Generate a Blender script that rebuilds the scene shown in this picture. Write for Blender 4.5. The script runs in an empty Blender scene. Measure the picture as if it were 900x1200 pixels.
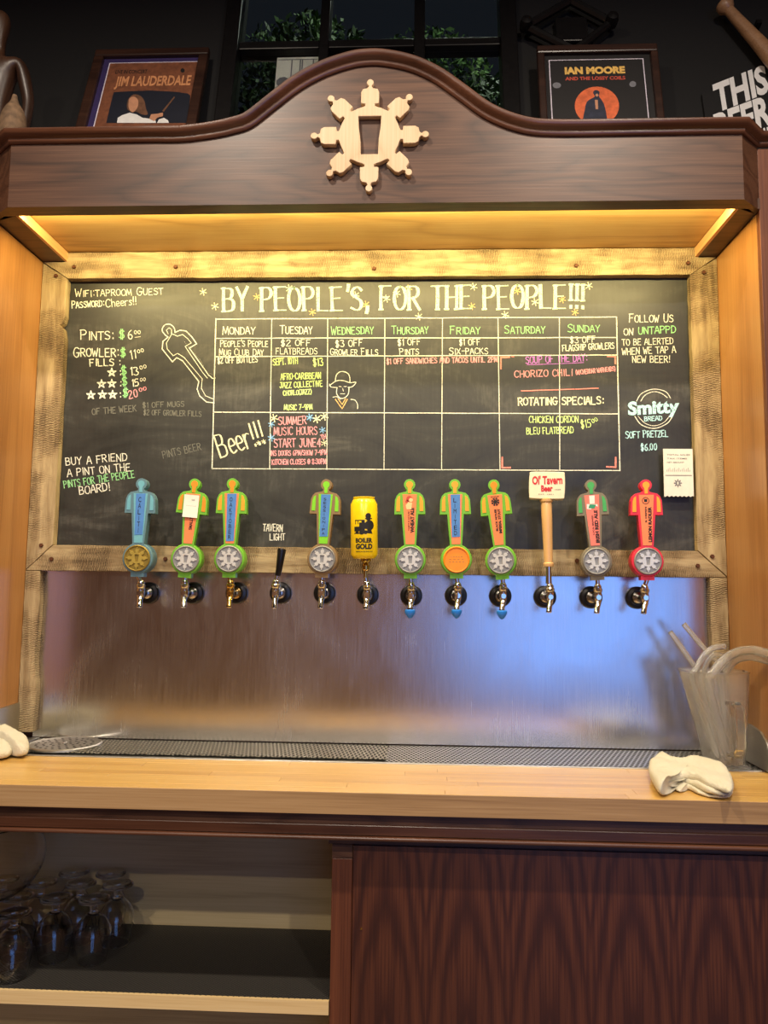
import bpy, bmesh, math, random
import numpy as np
from mathutils import Vector, Matrix, noise
random.seed(7)
D = bpy.data
SC = bpy.context.scene
COL = SC.collection
PI = math.pi
R = math.radians

# ------------------------------------------------------------------ camera, exposure, world, lights
Zc = np.array([105, 9185, -900.]); Zc /= np.linalg.norm(Zc)
Yc = np.array([39, -88, -900.]); Yc -= Yc.dot(Zc) * Zc; Yc /= np.linalg.norm(Yc)
Xc = np.cross(Yc, Zc)
M3 = np.array([Xc, Yc, Zc])
CP = np.array([0, -2.0, 1.4])
cam = D.objects.new('camera', D.cameras.new('camera'))
COL.objects.link(cam)
mm = Matrix([[float(v) for v in r] for r in M3]).to_4x4()
mm.translation = Vector(CP)
cam.matrix_world = mm
cam.data.sensor_fit = 'VERTICAL'
cam.data.sensor_height = 24
cam.data.lens = 24 * 900 / 1200
cam.data.clip_start = .02
SC.camera = cam
SC.view_settings.view_transform = 'Standard'
SC.view_settings.look = 'None'
SC.view_settings.exposure = 0.0
SC.view_settings.gamma = 1
SC.view_settings.use_curve_mapping = False

w = D.worlds.new('world'); SC.world = w; w.use_nodes = True
w.node_tree.nodes['Background'].inputs[0].default_value = (.55, .7, .95, 1)
w.node_tree.nodes['Background'].inputs[1].default_value = .012


def area(name, loc, rot, sx, sy, power, color, shape='RECTANGLE', spread=180):
    l = D.lights.new(name, 'AREA')
    l.shape = shape; l.size = sx
    if shape == 'RECTANGLE': l.size_y = sy
    l.energy = power; l.color = color; l.spread = R(spread)
    o = D.objects.new(name, l); COL.objects.link(o)
    o.location = loc; o.rotation_euler = rot
    return o


# daylight entering through the two windows behind the photographer
area('daylight_window', (1.65, -5.90, 1.45), (R(90), 0, 0), 2.5, 2.3, 38, (.21, .40, 1.0))
# warm light strip hidden behind the canopy rim
area('led_light', (-.12, -.272, 2.286), (R(42), 0, 0), 1.66, .008, 13, (1.0, .80, .34))
# ceiling lights (their fittings are built further down)
CEIL = [(-.75, -1.45), (.65, -1.45), (-1.3, -3.6), (1.2, -3.6), (-.2, -4.9)]
for cx, cy in CEIL:
    area('ceiling_lamp', (cx, cy, 3.45), (0, 0, 0), .10, .10, 38 if cy > -2 else 58, (1.0, .86, .70), 'DISK')


def at(px, py, y=None, z=None, x=None):
    d = M3 @ np.array([px - 450, 600 - py, -900.])
    t = (y - CP[1]) / d[1] if y is not None else (z - CP[2]) / d[2] if z is not None else (x - CP[0]) / d[0]
    p = CP + t * d
    return Vector((float(p[0]), float(p[1]), float(p[2])))


# ------------------------------------------------------------------ materials
def s2l(c):
    return tuple(((v / 255) / 12.92 if v / 255 <= .04045 else ((v / 255 + .055) / 1.055) ** 2.4) for v in c) + (1,)


class NT:
    def __init__(s, name):
        s.m = D.materials.new(name); s.m.use_nodes = True
        s.t = s.m.node_tree; s.b = s.t.nodes['Principled BSDF']

    def n(s, typ, **kw):
        nd = s.t.nodes.new(typ)
        for k, v in kw.items():
            if k.startswith('i_'):
                key = k[2:].replace('_', ' ')
                nd.inputs[int(key) if key.isdigit() else key].default_value = v
            else: setattr(nd, k, v)
        return nd

    def l(s, a, b): s.t.links.new(a, b)

    def set(s, **kw):
        for k, v in kw.items(): s.b.inputs[k.replace('_', ' ')].default_value = v

    def math(s, op, a, b=None):
        nd = s.n('ShaderNodeMath', operation=op)
        for i, v in enumerate((a, b)):
            if v is None: continue
            if isinstance(v, (int, float)): nd.inputs[i].default_value = v
            else: s.l(v, nd.inputs[i])
        return nd.outputs[0]

    def coord(s, scale=(1, 1, 1), rot=(0, 0, 0)):
        tc = s.n('ShaderNodeTexCoord'); mp = s.n('ShaderNodeMapping')
        mp.inputs['Scale'].default_value = scale; mp.inputs['Rotation'].default_value = rot
        s.l(tc.outputs['Object'], mp.inputs['Vector'])
        return mp.outputs[0]

    def noise(s, vec, scale, detail=3, rough=.55, dist=0):
        nd = s.n('ShaderNodeTexNoise'); nd.inputs['Scale'].default_value = scale
        nd.inputs['Detail'].default_value = detail; nd.inputs['Roughness'].default_value = rough
        nd.inputs['Distortion'].default_value = dist
        if vec is not None: s.l(vec, nd.inputs['Vector'])
        return nd.outputs['Fac']

    def ramp(s, fac, stops):
        nd = s.n('ShaderNodeValToRGB'); cr = nd.color_ramp
        while len(cr.elements) < len(stops): cr.elements.new(.5)
        for e, (p, c) in zip(cr.elements, stops):
            e.position = p; e.color = c if len(c) == 4 else tuple(c) + (1,)
        s.l(fac, nd.inputs[0]); return nd.outputs[0]

    def mix(s, fac, a, b, mode='MIX'):
        nd = s.n('ShaderNodeMix', data_type='RGBA', blend_type=mode)
        for inp, v in ((nd.inputs[0], fac), (nd.inputs[6], a), (nd.inputs[7], b)):
            if isinstance(v, (int, float)): inp.default_value = v
            elif isinstance(v, tuple): inp.default_value = v
            else: s.l(v, inp)
        return nd.outputs[2]

    def bump(s, h, strength=.3, dist=.002):
        nd = s.n('ShaderNodeBump'); nd.inputs['Strength'].default_value = strength
        nd.inputs['Distance'].default_value = dist
        s.l(h, nd.inputs['Height']); s.l(nd.outputs[0], s.b.inputs['Normal'])


def plain(name, rgb, rough=.5, metal=0, spec=.5, var=0, coat=0):
    t = NT(name)
    c = s2l(rgb)
    t.set(Roughness=rough, Metallic=metal)
    t.b.inputs['Specular IOR Level'].default_value = spec
    t.b.inputs['Coat Weight'].default_value = coat
    f = t.noise(t.coord(), 60, 3)
    v = var or .12
    col = t.ramp(f, [(.3, tuple(x * (1 - v) for x in c[:3])), (.7, tuple(min(1, x * (1 + v)) for x in c[:3]))])
    t.l(col, t.b.inputs['Base Color'])
    return t.m


def wood(name, dark, mid, light, axis='X', k=26, figure=1.6, stretch=.13, rough=.42, bump=.15, coat=.1, mirror=None, ringw=.24):
    t = NT(name)
    sc = {'X': (stretch, 1, 1), 'Z': (1, 1, stretch), 'Y': (1, stretch, 1)}[axis]
    fs = {'X': (.02, 1, 1), 'Z': (1, 1, .02), 'Y': (1, .02, 1)}[axis]
    tc = t.n('ShaderNodeTexCoord')
    vec = tc.outputs['Object']
    arch = None
    if mirror:                      # book-matched veneer leaves
        sp = t.n('ShaderNodeSeparateXYZ'); t.l(vec, sp.inputs[0])
        pp = t.math('PINGPONG', t.math('ADD', sp.outputs[0], mirror[1]), mirror[0])
        cb = t.n('ShaderNodeCombineXYZ'); t.l(pp, cb.inputs[0]); t.l(sp.outputs[1], cb.inputs[1]); t.l(sp.outputs[2], cb.inputs[2])
        vec = cb.outputs[0]
        q = t.math('POWER', t.math('MULTIPLY', pp, 1 / mirror[0]), 1.7)
        arch = t.math('ADD', t.math('MULTIPLY', q, 4.6), t.math('MULTIPLY', sp.outputs[2], 7.5))
    mp = t.n('ShaderNodeMapping'); mp.inputs['Scale'].default_value = sc; t.l(vec, mp.inputs[0])
    mf = t.n('ShaderNodeMapping'); mf.inputs['Scale'].default_value = fs; t.l(vec, mf.inputs[0])
    base = t.noise(mp.outputs[0], figure * 3, 3, .5, .4)
    if arch is not None:
        val = t.math('ADD', t.math('MULTIPLY', base, k), t.math('MULTIPLY', arch, 1.15))
    else: val = t.math('MULTIPLY', base, k)
    rings = t.math('ADD', t.math('MULTIPLY', t.math('SINE', t.math('MULTIPLY', val, 2.6)), .5), .5)
    rings = t.math('POWER', rings, .45)
    fib = t.noise(mf.outputs[0], 260, 3, .6)
    big = t.noise(mp.outputs[0], 3.2, 2)
    f = t.math('ADD', t.math('MULTIPLY', rings, ringw), t.math('ADD', t.math('MULTIPLY', fib, .60), t.math('MULTIPLY', big, .34)))
    f = t.math('SUBTRACT', f, ringw * .75 - .02)
    t.l(t.ramp(f, [(.12, s2l(dark)), (.45, s2l(mid)), (.85, s2l(light))]), t.b.inputs['Base Color'])
    t.set(Roughness=rough); t.b.inputs['Coat Weight'].default_value = coat; t.b.inputs['Coat Roughness'].default_value = .3
    t.bump(fib, bump, .001)
    return t.m


MAT = {}
MAT['walnut'] = wood('walnut', (44, 27, 18), (80, 52, 36), (116, 81, 58), 'X', k=34, stretch=.16)
MAT['walnut_rail'] = wood('walnut_rail', (54, 29, 18), (86, 51, 34), (118, 76, 52), 'X', k=14, coat=.4, rough=.3)
MAT['walnut_v'] = wood('walnut_upright', (70, 34, 20), (108, 60, 36), (146, 90, 56), 'Z', k=12)
MAT['veneer'] = wood('bookmatched_walnut_veneer', (36, 16, 9), (62, 29, 17), (112, 62, 36), 'Z', k=9, stretch=.3, mirror=(.0805, .0585), coat=.25, rough=.4, bump=.05, ringw=.22)
MAT['oak'] = wood('golden_oak', (140, 104, 54), (184, 144, 84), (208, 172, 112), 'X', k=20)
MAT['oak_v'] = wood('golden_oak_upright', (134, 86, 44), (170, 118, 66), (196, 146, 90), 'Z', k=9, figure=2.4, stretch=.06, rough=.33, coat=.3)
MAT['lip'] = wood('pale_lipping', (190, 130, 80), (222, 166, 108), (236, 190, 136), 'Y', k=9)
MAT['maple'] = wood('maple_worktop', (176, 128, 60), (212, 168, 90), (230, 192, 118), 'X', k=10, stretch=.05, rough=.28, coat=.45)
MAT['maple_edge'] = wood('maple_edge', (138, 104, 66), (176, 140, 96), (198, 164, 120), 'X', k=8, stretch=.06, rough=.4)  # same maple; edge dulled, top yellowed, to paint in their different light
MAT['emblem'] = wood('pale_maple', (188, 150, 106), (222, 190, 148), (238, 212, 176), 'Z', k=12, stretch=.3, rough=.5)
MAT['ply'] = wood('birch_ply', (150, 132, 94), (180, 162, 120), (198, 180, 138), 'X', k=12)
MAT['pine_edge'] = wood('pine_edge', (200, 164, 104), (232, 200, 142), (244, 220, 170), 'X', k=18, stretch=.03)
MAT['handle_wood'] = wood('turned_maple', (196, 140, 84), (222, 172, 110), (236, 194, 136), 'Z', k=10, rough=.3, coat=.4)


def rough_sawn(name, axis):
    t = NT(name)
    st = {'X': (.12, 1, 1), 'Z': (1, 1, .12)}[axis]
    grain = t.noise(t.coord(st), 45, 4, .65, .3)
    big = t.noise(t.coord(), 9, 3)
    ang = (0, R(12), 0) if axis == 'Z' else (0, R(80), 0)
    wv = t.n('ShaderNodeTexWave', wave_type='BANDS', bands_direction='Z')
    wv.inputs['Scale'].default_value = 68; wv.inputs['Distortion'].default_value = 5
    wv.inputs['Detail'].default_value = 3; wv.inputs['Detail Scale'].default_value = 1.6
    t.l(t.coord((1, 1, 1), ang), wv.inputs[0])
    mask = t.math('MULTIPLY', wv.outputs['Fac'], t.ramp(big, [(.42, (0, 0, 0)), (.62, (1, 1, 1))]))
    f = t.math('ADD', t.math('MULTIPLY', grain, .75), t.math('MULTIPLY', t.math('SUBTRACT', 1, mask), .28))
    t.l(t.ramp(f, [(.34, s2l((84, 66, 46))), (.55, s2l((142, 120, 86))), (.78, s2l((188, 168, 128)))]), t.b.inputs['Base Color'])
    t.set(Roughness=.8)
    h = t.math('ADD', t.math('MULTIPLY', t.math('SUBTRACT', 1, mask), 1), grain)
    t.bump(h, .8, .0025)
    return t.m


MAT['sawn_h'] = rough_sawn('rough_sawn_board', 'X')
MAT['sawn_v'] = rough_sawn('rough_sawn_upright_board', 'Z')
MAT['rust'] = plain('rusty_iron', (92, 56, 38), .65, .5, var=.3)

# chalkboard
t = NT('slate_chalkboard')
sm = t.noise(t.coord((1, 1, 2.2)), 3.2, 6, .65, 1.2)
st = t.noise(t.coord((8, 1, 1)), 14, 4, .7)
f = t.math('ADD', t.math('MULTIPLY', sm, .8), t.math('MULTIPLY', st, .25))
t.l(t.ramp(f, [(.36, (.013, .013, .012, 1)), (.56, (.030, .030, .027, 1)), (.76, (.098, .096, .086, 1))]), t.b.inputs['Base Color'])  # smudges and chalk dust, paled further to paint in the gloss haze
t.l(t.ramp(sm, [(.3, (.36,) * 3), (.7, (.55,) * 3)]), t.b.inputs['Roughness'])
MAT['slate'] = t.m


def chalk_mat(name, rgb, solid=.8):
    t = NT(name)
    t.b.inputs['Base Color'].default_value = s2l(rgb); t.set(Roughness=.95)
    t.b.inputs['Specular IOR Level'].default_value = .1
    f = t.noise(t.coord(), 420, 2, .7)
    t.l(t.ramp(f, [(.32, (1 - solid,) * 3), (.46, (1,) * 3)]), t.b.inputs['Alpha'])
    return t.m


CH = {k: chalk_mat(k + '_chalk', v, s) for k, v, s in [
    ('white', (240, 240, 226), .75), ('mint', (206, 232, 204), .85), ('green', (156, 222, 158), .7), ('lime', (212, 240, 158), .75),
    ('pink', (250, 168, 180), .7), ('coral', (240, 148, 140), .7), ('purple', (196, 128, 224), .75), ('cream', (250, 246, 206), .8),
    ('orange', (250, 196, 130), .8), ('blue', (140, 190, 240), .8), ('cyan', (190, 240, 250), .9), ('ghost', (118, 118, 112), .3), ('red', (240, 90, 110), .85)]}


def steel(name, base, r0, r1, streak='Z', metal=1.0):
    t = NT(name)
    sc = (60, 60, 1.2) if streak == 'Z' else (1.2, 60, 60)
    f = t.noise(t.coord(sc), 7, 4, .6)
    sm = t.noise(t.coord((1, 1, .6)), 4.5, 5, .6, .8)
    t.l(t.ramp(f, [(.3, tuple(v * .86 for v in base)), (.7, base)]), t.b.inputs['Base Color'])
    rr = t.math('ADD', t.math('MULTIPLY', f, .4), t.math('MULTIPLY', sm, .6))
    t.l(t.ramp(rr, [(.35, (r0,) * 3), (.68, (r1,) * 3)]), t.b.inputs['Roughness'])
    t.set(Metallic=metal)
    t.bump(f, .06, .0006)
    return t.m


MAT['steel'] = steel('brushed_stainless', (.66, .64, .63), .16, .30)
MAT['steel_flat'] = steel('worn_stainless', (.60, .59, .56), .28, .5, 'X')
MAT['chrome'] = plain('chrome', (224, 222, 216), .08, 1.0, var=.03)
MAT['brass'] = plain('worn_brass', (214, 176, 96), .16, 1.0, var=.12)
MAT['black_plastic'] = plain('black_plastic', (18, 18, 19), .28, 0, .5)
MAT['black_rubber'] = plain('black_rubber', (22, 21, 20), .8)
MAT['blue_plastic'] = plain('blue_plastic', (40, 130, 226), .35)
MAT['black_paint'] = plain('black_wall_paint', (11, 9, 8), .8, var=.2)
MAT['black_metal'] = plain('black_metal', (24, 22, 22), .35, .3, var=.2)
MAT['dark_wood'] = wood('dark_frame_wood', (26, 14, 10), (50, 30, 22), (80, 52, 38), 'X', k=9, rough=.35, coat=.3)
MAT['purple_mat'] = plain('purple_mat', (48, 34, 86), .7)
MAT['paper'] = plain('paper', (232, 230, 220), .8, var=.04)
MAT['ink'] = plain('dark_ink', (26, 22, 22), .6)
MAT['greyink'] = plain('grey_ink', (120, 120, 124), .7)
MAT['white_ink'] = plain('white_ink', (236, 234, 228), .6, var=.05)
MAT['cloth'] = None

# perforated drip tray: round or slotted holes show dark
def perforated(name, scale, hole, base=(.52, .50, .45), slot=1.0, ang=45):
    t = NT(name)
    v = t.n('ShaderNodeTexVoronoi', feature='F1', distance='EUCLIDEAN')
    v.inputs['Scale'].default_value = scale; v.inputs['Randomness'].default_value = 0
    mp = t.coord((1, slot, 0), (0, 0, R(ang)))
    t.l(mp, v.inputs['Vector'])
    m = t.ramp(v.outputs['Distance'], [(hole - .06, (1, 1, 1)), (hole + .06, (0, 0, 0))])
    t.l(t.mix(m, base + (1,), (.02, .018, .015, 1)), t.b.inputs['Base Color'])
    t.l(t.math('SUBTRACT', 1, m), t.b.inputs['Metallic'])
    t.l(t.ramp(m, [(0, (.3,) * 3), (1, (.9,) * 3)]), t.b.inputs['Roughness'])
    t.bump(t.math('SUBTRACT', 1, m), .6, .003)
    return t.m


MAT['perf_slot'] = perforated('slotted_tray_steel', 135, .36, (.52, .50, .42), .26, 52)
MAT['perf_hole'] = perforated('honeycomb_tray_steel', 125, .38, (.66, .66, .64), .42, 45)

# ribbed rubber shelf liner
t = NT('ribbed_shelf_liner')
wv = t.n('ShaderNodeTexVoronoi'); wv.inputs['Scale'].default_value = 190; wv.inputs['Randomness'].default_value = .1
t.l(t.coord((1, 1, 0), (0, 0, R(35))), wv.inputs['Vector'])
t.l(t.ramp(wv.outputs['Distance'], [(.25, (.050, .044, .036)), (.5, (.008, .0075, .0065))]), t.b.inputs['Base Color'])
t.set(Roughness=.6); t.bump(wv.outputs['Distance'], .6, .002)
MAT['liner'] = t.m

t = NT('terry_cloth')
n1 = t.noise(t.coord(), 230, 3, .8)
n2 = t.noise(t.coord(), 30, 3)
t.l(t.mix(n2, s2l((236, 226, 190)), s2l((250, 244, 222))), t.b.inputs['Base Color'])
t.set(Roughness=.95); t.b.inputs['Sheen Weight'].default_value = .3
t.bump(n1, 1.0, .006)
MAT['terry'] = t.m


def glass(name, rgb=(1, 1, 1), rough=.02, ior=1.45, alpha=1, trans=1):
    t = NT(name)
    t.b.inputs['Base Color'].default_value = rgb + (1,)
    t.b.inputs['Transmission Weight'].default_value = trans
    t.set(Roughness=rough, IOR=ior, Alpha=alpha)
    return t.m


MAT['glass'] = glass('clear_glass', (1, 1, 1), .0, 1.38)
MAT['plastic_clear'] = glass('clear_plastic', (.95, .93, .88), .10, 1.35, .9, .92)
MAT['plastic_thick'] = glass('thick_clear_plastic', (1, 1, 1), .04, 1.5)
MAT['tube'] = glass('clear_vinyl', (.95, .94, .89), .12, 1.35, .92, .88)
MAT['pane'] = glass('window_glass', (.92, .95, .93), .0, 1.5)
t = NT('leaf_green')
f = t.noise(t.coord(), 5, 3)
t.l(t.ramp(f, [(.35, s2l((26, 44, 20))), (.6, s2l((70, 104, 50))), (.8, s2l((130, 160, 88)))]), t.b.inputs['Base Color'])
t.set(Roughness=.6)
MAT['leaf'] = t.m
MAT['bark'] = plain('brown_bark', (52, 38, 28), .9)
MAT['floor'] = wood('dark_floorboards', (50, 36, 26), (84, 62, 44), (110, 84, 60), 'Y', k=9, rough=.4)
MAT['room'] = plain('warm_brown_plaster', (128, 96, 78), .8, var=.1)
MAT['ceiling'] = plain('dark_ceiling', (58, 50, 44), .85)
MAT['bat'] = wood('ash_wood', (120, 84, 56), (160, 120, 84), (186, 146, 108), 'X', k=8, rough=.4)
MAT['carved'] = wood('carved_brown_wood', (30, 17, 10), (54, 32, 19), (80, 52, 30), 'Z', k=10)
MAT['wicker'] = plain('woven_wicker', (110, 86, 62), .8, var=.4)
t = NT('ceiling_lamp_glow'); t.b.inputs['Emission Color'].default_value = (1, .85, .65, 1); t.b.inputs['Emission Strength'].default_value = 6
MAT['glow'] = t.m
t = NT('led_glow'); t.b.inputs['Emission Color'].default_value = (1, .74, .32, 1); t.b.inputs['Emission Strength'].default_value = 8
MAT['led'] = t.m


# ------------------------------------------------------------------ mesh helpers
class MB:
    def __init__(s): s.v = []; s.f = []

    def add(s, vs, fs):
        o = len(s.v); s.v += [tuple(v) for v in vs]; s.f += [tuple(i + o for i in f) for f in fs]; return s

    def box(s, x0, x1, y0, y1, z0, z1):
        return s.add([(x, y, z) for x in (x0, x1) for y in (y0, y1) for z in (z0, z1)],
                     [(0, 1, 3, 2), (4, 6, 7, 5), (0, 4, 5, 1), (2, 3, 7, 6), (0, 2, 6, 4), (1, 5, 7, 3)])

    def lathe(s, prof, n=24, axis='Z', c=(0, 0, 0), cap=True):
        vs = []
        for r, h in prof:
            for i in range(n):
                a = 2 * PI * i / n
                u, v = r * math.cos(a), r * math.sin(a)
                vs.append({'Z': (c[0] + u, c[1] + v, c[2] + h), 'Y': (c[0] + u, c[1] + h, c[2] + v), 'X': (c[0] + h, c[1] + u, c[2] + v)}[axis])
        fs = [(k * n + i, k * n + (i + 1) % n, (k + 1) * n + (i + 1) % n, (k + 1) * n + i) for k in range(len(prof) - 1) for i in range(n)]
        if cap: fs += [tuple(range(n))[::-1], tuple((len(prof) - 1) * n + i for i in range(n))]
        return s.add(vs, fs)

    def tube(s, path, r, n=10, cap=True, r_in=None):
        P = [Vector(p) for p in path]; rings = []
        up = Vector((.3, .2, 1)).normalized()
        rr = r if isinstance(r, (list, tuple)) else [r] * len(P)
        vs = []
        for i, p in enumerate(P):
            t = (P[min(i + 1, len(P) - 1)] - P[max(i - 1, 0)]).normalized()
            a = t.cross(up)
            if a.length < .1: a = t.cross(Vector((1, 0, 0)))
            a.normalize(); b = t.cross(a)
            for j in range(n):
                th = 2 * PI * j / n
                vs.append(p + rr[i] * (math.cos(th) * a + math.sin(th) * b))
        fs = [(k * n + i, k * n + (i + 1) % n, (k + 1) * n + (i + 1) % n, (k + 1) * n + i) for k in range(len(P) - 1) for i in range(n)]
        if cap: fs += [tuple(range(n))[::-1], tuple((len(P) - 1) * n + i for i in range(n))]
        return s.add(vs, fs)

    def prism(s, poly, y0, y1):           # polygon in XZ, extruded in Y
        n = len(poly)
        vs = [(x, y0, z) for x, z in poly] + [(x, y1, z) for x, z in poly]
        fs = [tuple(range(n)), tuple(range(n, 2 * n))[::-1]] + [(i, i + n, (i + 1) % n + n, (i + 1) % n) for i in range(n)]
        return s.add(vs, fs)

    def poly(s, poly, y): return s.add([(x, y, z) for x, z in poly], [tuple(range(len(poly)))])

    def build(s, name, mat, parent=None, smooth=False, bevel=0, label=None):
        me = D.meshes.new(name); me.from_pydata([tuple(v) for v in s.v], [], s.f)
        bm = bmesh.new(); bm.from_mesh(me); bmesh.ops.recalc_face_normals(bm, faces=bm.faces); bm.to_mesh(me); bm.free()
        if smooth:
            for p in me.polygons: p.use_smooth = True
            if smooth != 'all':
                me.shade_flat() if False else None
        me.materials.append(mat)
        o = D.objects.new(name, me); COL.objects.link(o)
        if parent: o.parent = parent
        if bevel:
            b = o.modifiers.new('bevel', 'BEVEL'); b.width = bevel; b.segments = 2; b.limit_method = 'ANGLE'; b.angle_limit = R(40)
        if smooth and smooth != 'all':
            es = o.modifiers.new('split', 'EDGE_SPLIT'); es.split_angle = R(38)
        if label: o['label'] = label
        return o


def tag(o, label, cat, group=None, kind=None):
    o['label'] = label; o['category'] = cat
    if group: o['group'] = group
    if kind: o['kind'] = kind
    return o


def thing(name, label, cat, loc=(0, 0, 0), rot=(0, 0, 0), group=None):
    o = D.objects.new(name, None); COL.objects.link(o); o.location = loc; o.rotation_euler = rot
    o.empty_display_size = .05
    return tag(o, label, cat, group)


def struct(o):
    o['kind'] = 'structure'; return o


def catmull(pts, k=6, closed=False):
    out = []; n = len(pts)
    rng = range(n) if closed else range(n - 1)
    g = (lambda i: pts[i % n]) if closed else (lambda i: pts[max(0, min(n - 1, i))])
    for i in rng:
        p0, p1, p2, p3 = g(i - 1), g(i), g(i + 1), g(i + 2)
        for j in range(k):
            t = j / k
            out.append(tuple(.5 * ((2 * b) + (c - a) * t + (2 * a - 5 * b + 4 * c - d) * t * t + (-a + 3 * b - 3 * c + d) * t ** 3) for a, b, c, d in zip(p0, p1, p2, p3)))
    if not closed: out.append(tuple(pts[-1]))
    return out


def circ(cx, cz, r, n=24, a0=0, a1=360, rz=None):
    full = abs(a1 - a0) >= 360
    m = n if full else n + 1
    return [(cx + r * math.cos(R(a0 + (a1 - a0) * i / n)), cz + (rz or r) * math.sin(R(a0 + (a1 - a0) * i / n))) for i in range(m)]


def shape2d(name, loops, thick, mat, parent=None, bevel=0, loc=(0, 0, 0), mesh=None):
    """filled 2D loops (holes allowed) in XZ, extruded toward -Y by thick (real mesh)"""
    if mesh is None:
        cu = D.curves.new(name, 'CURVE'); cu.dimensions = '2D'; cu.fill_mode = 'BOTH'
        cu.extrude = thick / 2; cu.bevel_depth = bevel; cu.bevel_resolution = 1; cu.offset = -bevel
        for lp in loops:
            sp = cu.splines.new('POLY'); sp.points.add(len(lp) - 1); sp.use_cyclic_u = True
            for p, q in zip(sp.points, lp): p.co = (q[0], q[1], 0, 1)
        o = D.objects.new('tmp', cu); COL.objects.link(o)
        mesh = D.meshes.new_from_object(o.evaluated_get(bpy.context.evaluated_depsgraph_get()))
        D.objects.remove(o); D.curves.remove(cu)
        mesh.transform(Matrix.Translation((0, -thick / 2, 0)) @ Matrix.Rotation(R(90), 4, 'X'))
        mesh.name = name; mesh.materials.clear(); mesh.materials.append(mat)
    o = D.objects.new(name, mesh); COL.objects.link(o); o.parent = parent; o.location = loc
    return o


def text_into(mb, body, box, offset=.02, rot=0, shear=0, fmap=None, y=0, extr=0):
    """filled lettering fitted into box (u0,v0,u1,v1) of the XZ plane; rot in degrees about the box centre"""
    cu = D.curves.new('t', 'FONT'); cu.body = body; cu.size = 1; cu.offset = offset; cu.resolution_u = 3
    o = D.objects.new('t', cu); COL.objects.link(o)
    me = D.meshes.new_from_object(o.evaluated_get(bpy.context.evaluated_depsgraph_get()))
    vs = [v.co.copy() for v in me.vertices]; fs = [tuple(p.vertices) for p in me.polygons]
    D.objects.remove(o); D.curves.remove(cu); D.meshes.remove(me)
    if not vs: return
    x0 = min(v.x for v in vs); x1 = max(v.x for v in vs); z0 = min(v.y for v in vs); z1 = max(v.y for v in vs)
    u0, v0, u1, v1 = box; cu_, cv = (u0 + u1) / 2, (v0 + v1) / 2
    W, H = (u1 - u0), (v1 - v0)
    if rot in (90, -90): W, H = H, W
    c, s = math.cos(R(rot)), math.sin(R(rot)); out = []
    for v in vs:
        a = ((v.x - x0) / (x1 - x0) - .5) * W; b = ((v.y - z0) / (z1 - z0) - .5) * H
        b += shear * a
        p, q = cu_ + a * c - b * s, cv + a * s + b * c
        out.append(fmap(p, q) if fmap else (p, y, q))
    mb.add(out, fs)


# ------------------------------------------------------------------ numbers of the place
XL, XR = -1.027, .780          # alcove side walls
ZC = 1.0                       # worktop
ZS = 2.273                     # underside of canopy rim
ZSO = 2.299                    # soffit
YF = -.325                     # canopy front
YP = -.257                     # pilaster front
BX0, BX1, BZ0, BZ1 = -.957, .709, 1.50, 2.225
ZCB = 2.426                    # cornice foot
TILT = R(13)                   # upper wall leans back

# ------------------------------------------------------------------ room shell
struct(MB().box(-3.6, 3.6, -6.2, 2.8, -.1, 0).build('floor', MAT['floor']))
struct(MB().box(-3.7, 3.7, -6.3, .42, 3.5, 3.6).build('ceiling', MAT['ceiling']))
struct(MB().box(-3.7, -3.6, -6.3, 1.5, 0, 3.5).build('wall_left', MAT['room']))
struct(MB().box(3.6, 3.7, -6.3, 1.5, 0, 3.5).build('wall_right', MAT['room']))
m = MB()
WX0, WX1, WZ0, WZ1 = .35, 2.95, .28, 2.62
m.box(-3.7, WX0, -6.1, -6.0, 0, 3.5).box(WX1, 3.7, -6.1, -6.0, 0, 3.5).box(WX0, WX1, -6.1, -6.0, 0, WZ0).box(WX0, WX1, -6.1, -6.0, WZ1, 3.5)
struct(m.build('wall_front', MAT['room']))
m = MB().box(-3.6, 3.6, .02, .12, 0, 2.40)
struct(m.build('wall_back', MAT['room']))
# unseen bench added behind the camera to reflect as a warm band in the steel
bar = thing('reflection_bench', 'long low wooden bench behind the photographer', 'bench', (0, -5.2, 0))
MB().box(-2.9, 3.2, -.25, .25, .38, .44).build('seat', MAT['oak'], bar, bevel=.006)
for bx_ in (-2.6, -.9, .8, 2.8): MB().box(bx_, bx_ + .08, -.2, .2, 0.001, .38).build('leg', MAT['oak_v'], bar)


def up_plane(y0, z0, tilt):
    """returns px -> (u, v) on a plane through (0,y0,z0) leaning back by tilt"""
    d_up = np.array([0, math.sin(tilt), math.cos(tilt)]); nrm = np.array([0, -math.cos(tilt), math.sin(tilt)])
    P0 = np.array([0, y0, z0])

    def f(px, py, off=0):
        d = M3 @ np.array([px - 450, 600 - py, -900.])
        t = (P0 + nrm * off - CP).dot(nrm) / d.dot(nrm)
        p = CP + t * d - P0
        return float(p[0]), float(p.dot(d_up))
    return f


# upper black wall, leaning back, with a window
WY, WZ = .125, 2.40
U = up_plane(WY, WZ, TILT)
rotw = (-TILT, 0, 0)
jx0, _ = U(274, 60); jx1, _ = U(592, 60)
wl = U(262, 70)[0]; wr = U(606, 70)[0]
wtop = 1.12
m = MB().box(-3.6, wl, 0, .08, 0, wtop).box(wr, 3.6, 0, .08, 0, wtop).box(wl, wr, 0, .08, 0, .02)
uw = struct(m.build('wall_back_upper', MAT['black_paint'])); uw.name = 'wall_upper'; uw.location = (0, WY, WZ); uw.rotation_euler = rotw
win = D.objects.new('window_1', None); COL.objects.link(win); win.location = (0, WY, WZ); win.rotation_euler = rotw; struct(win)
il = U(284, 30)[0]; ir = U(585, 30)[0]
m1a, m1b = U(376, 30)[0], U(387, 30)[0]; m2a, m2b = U(485.5, 30)[0], U(498, 30)[0]
hv0, hv1 = U(430, 59)[1], U(430, 50)[1]
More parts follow.
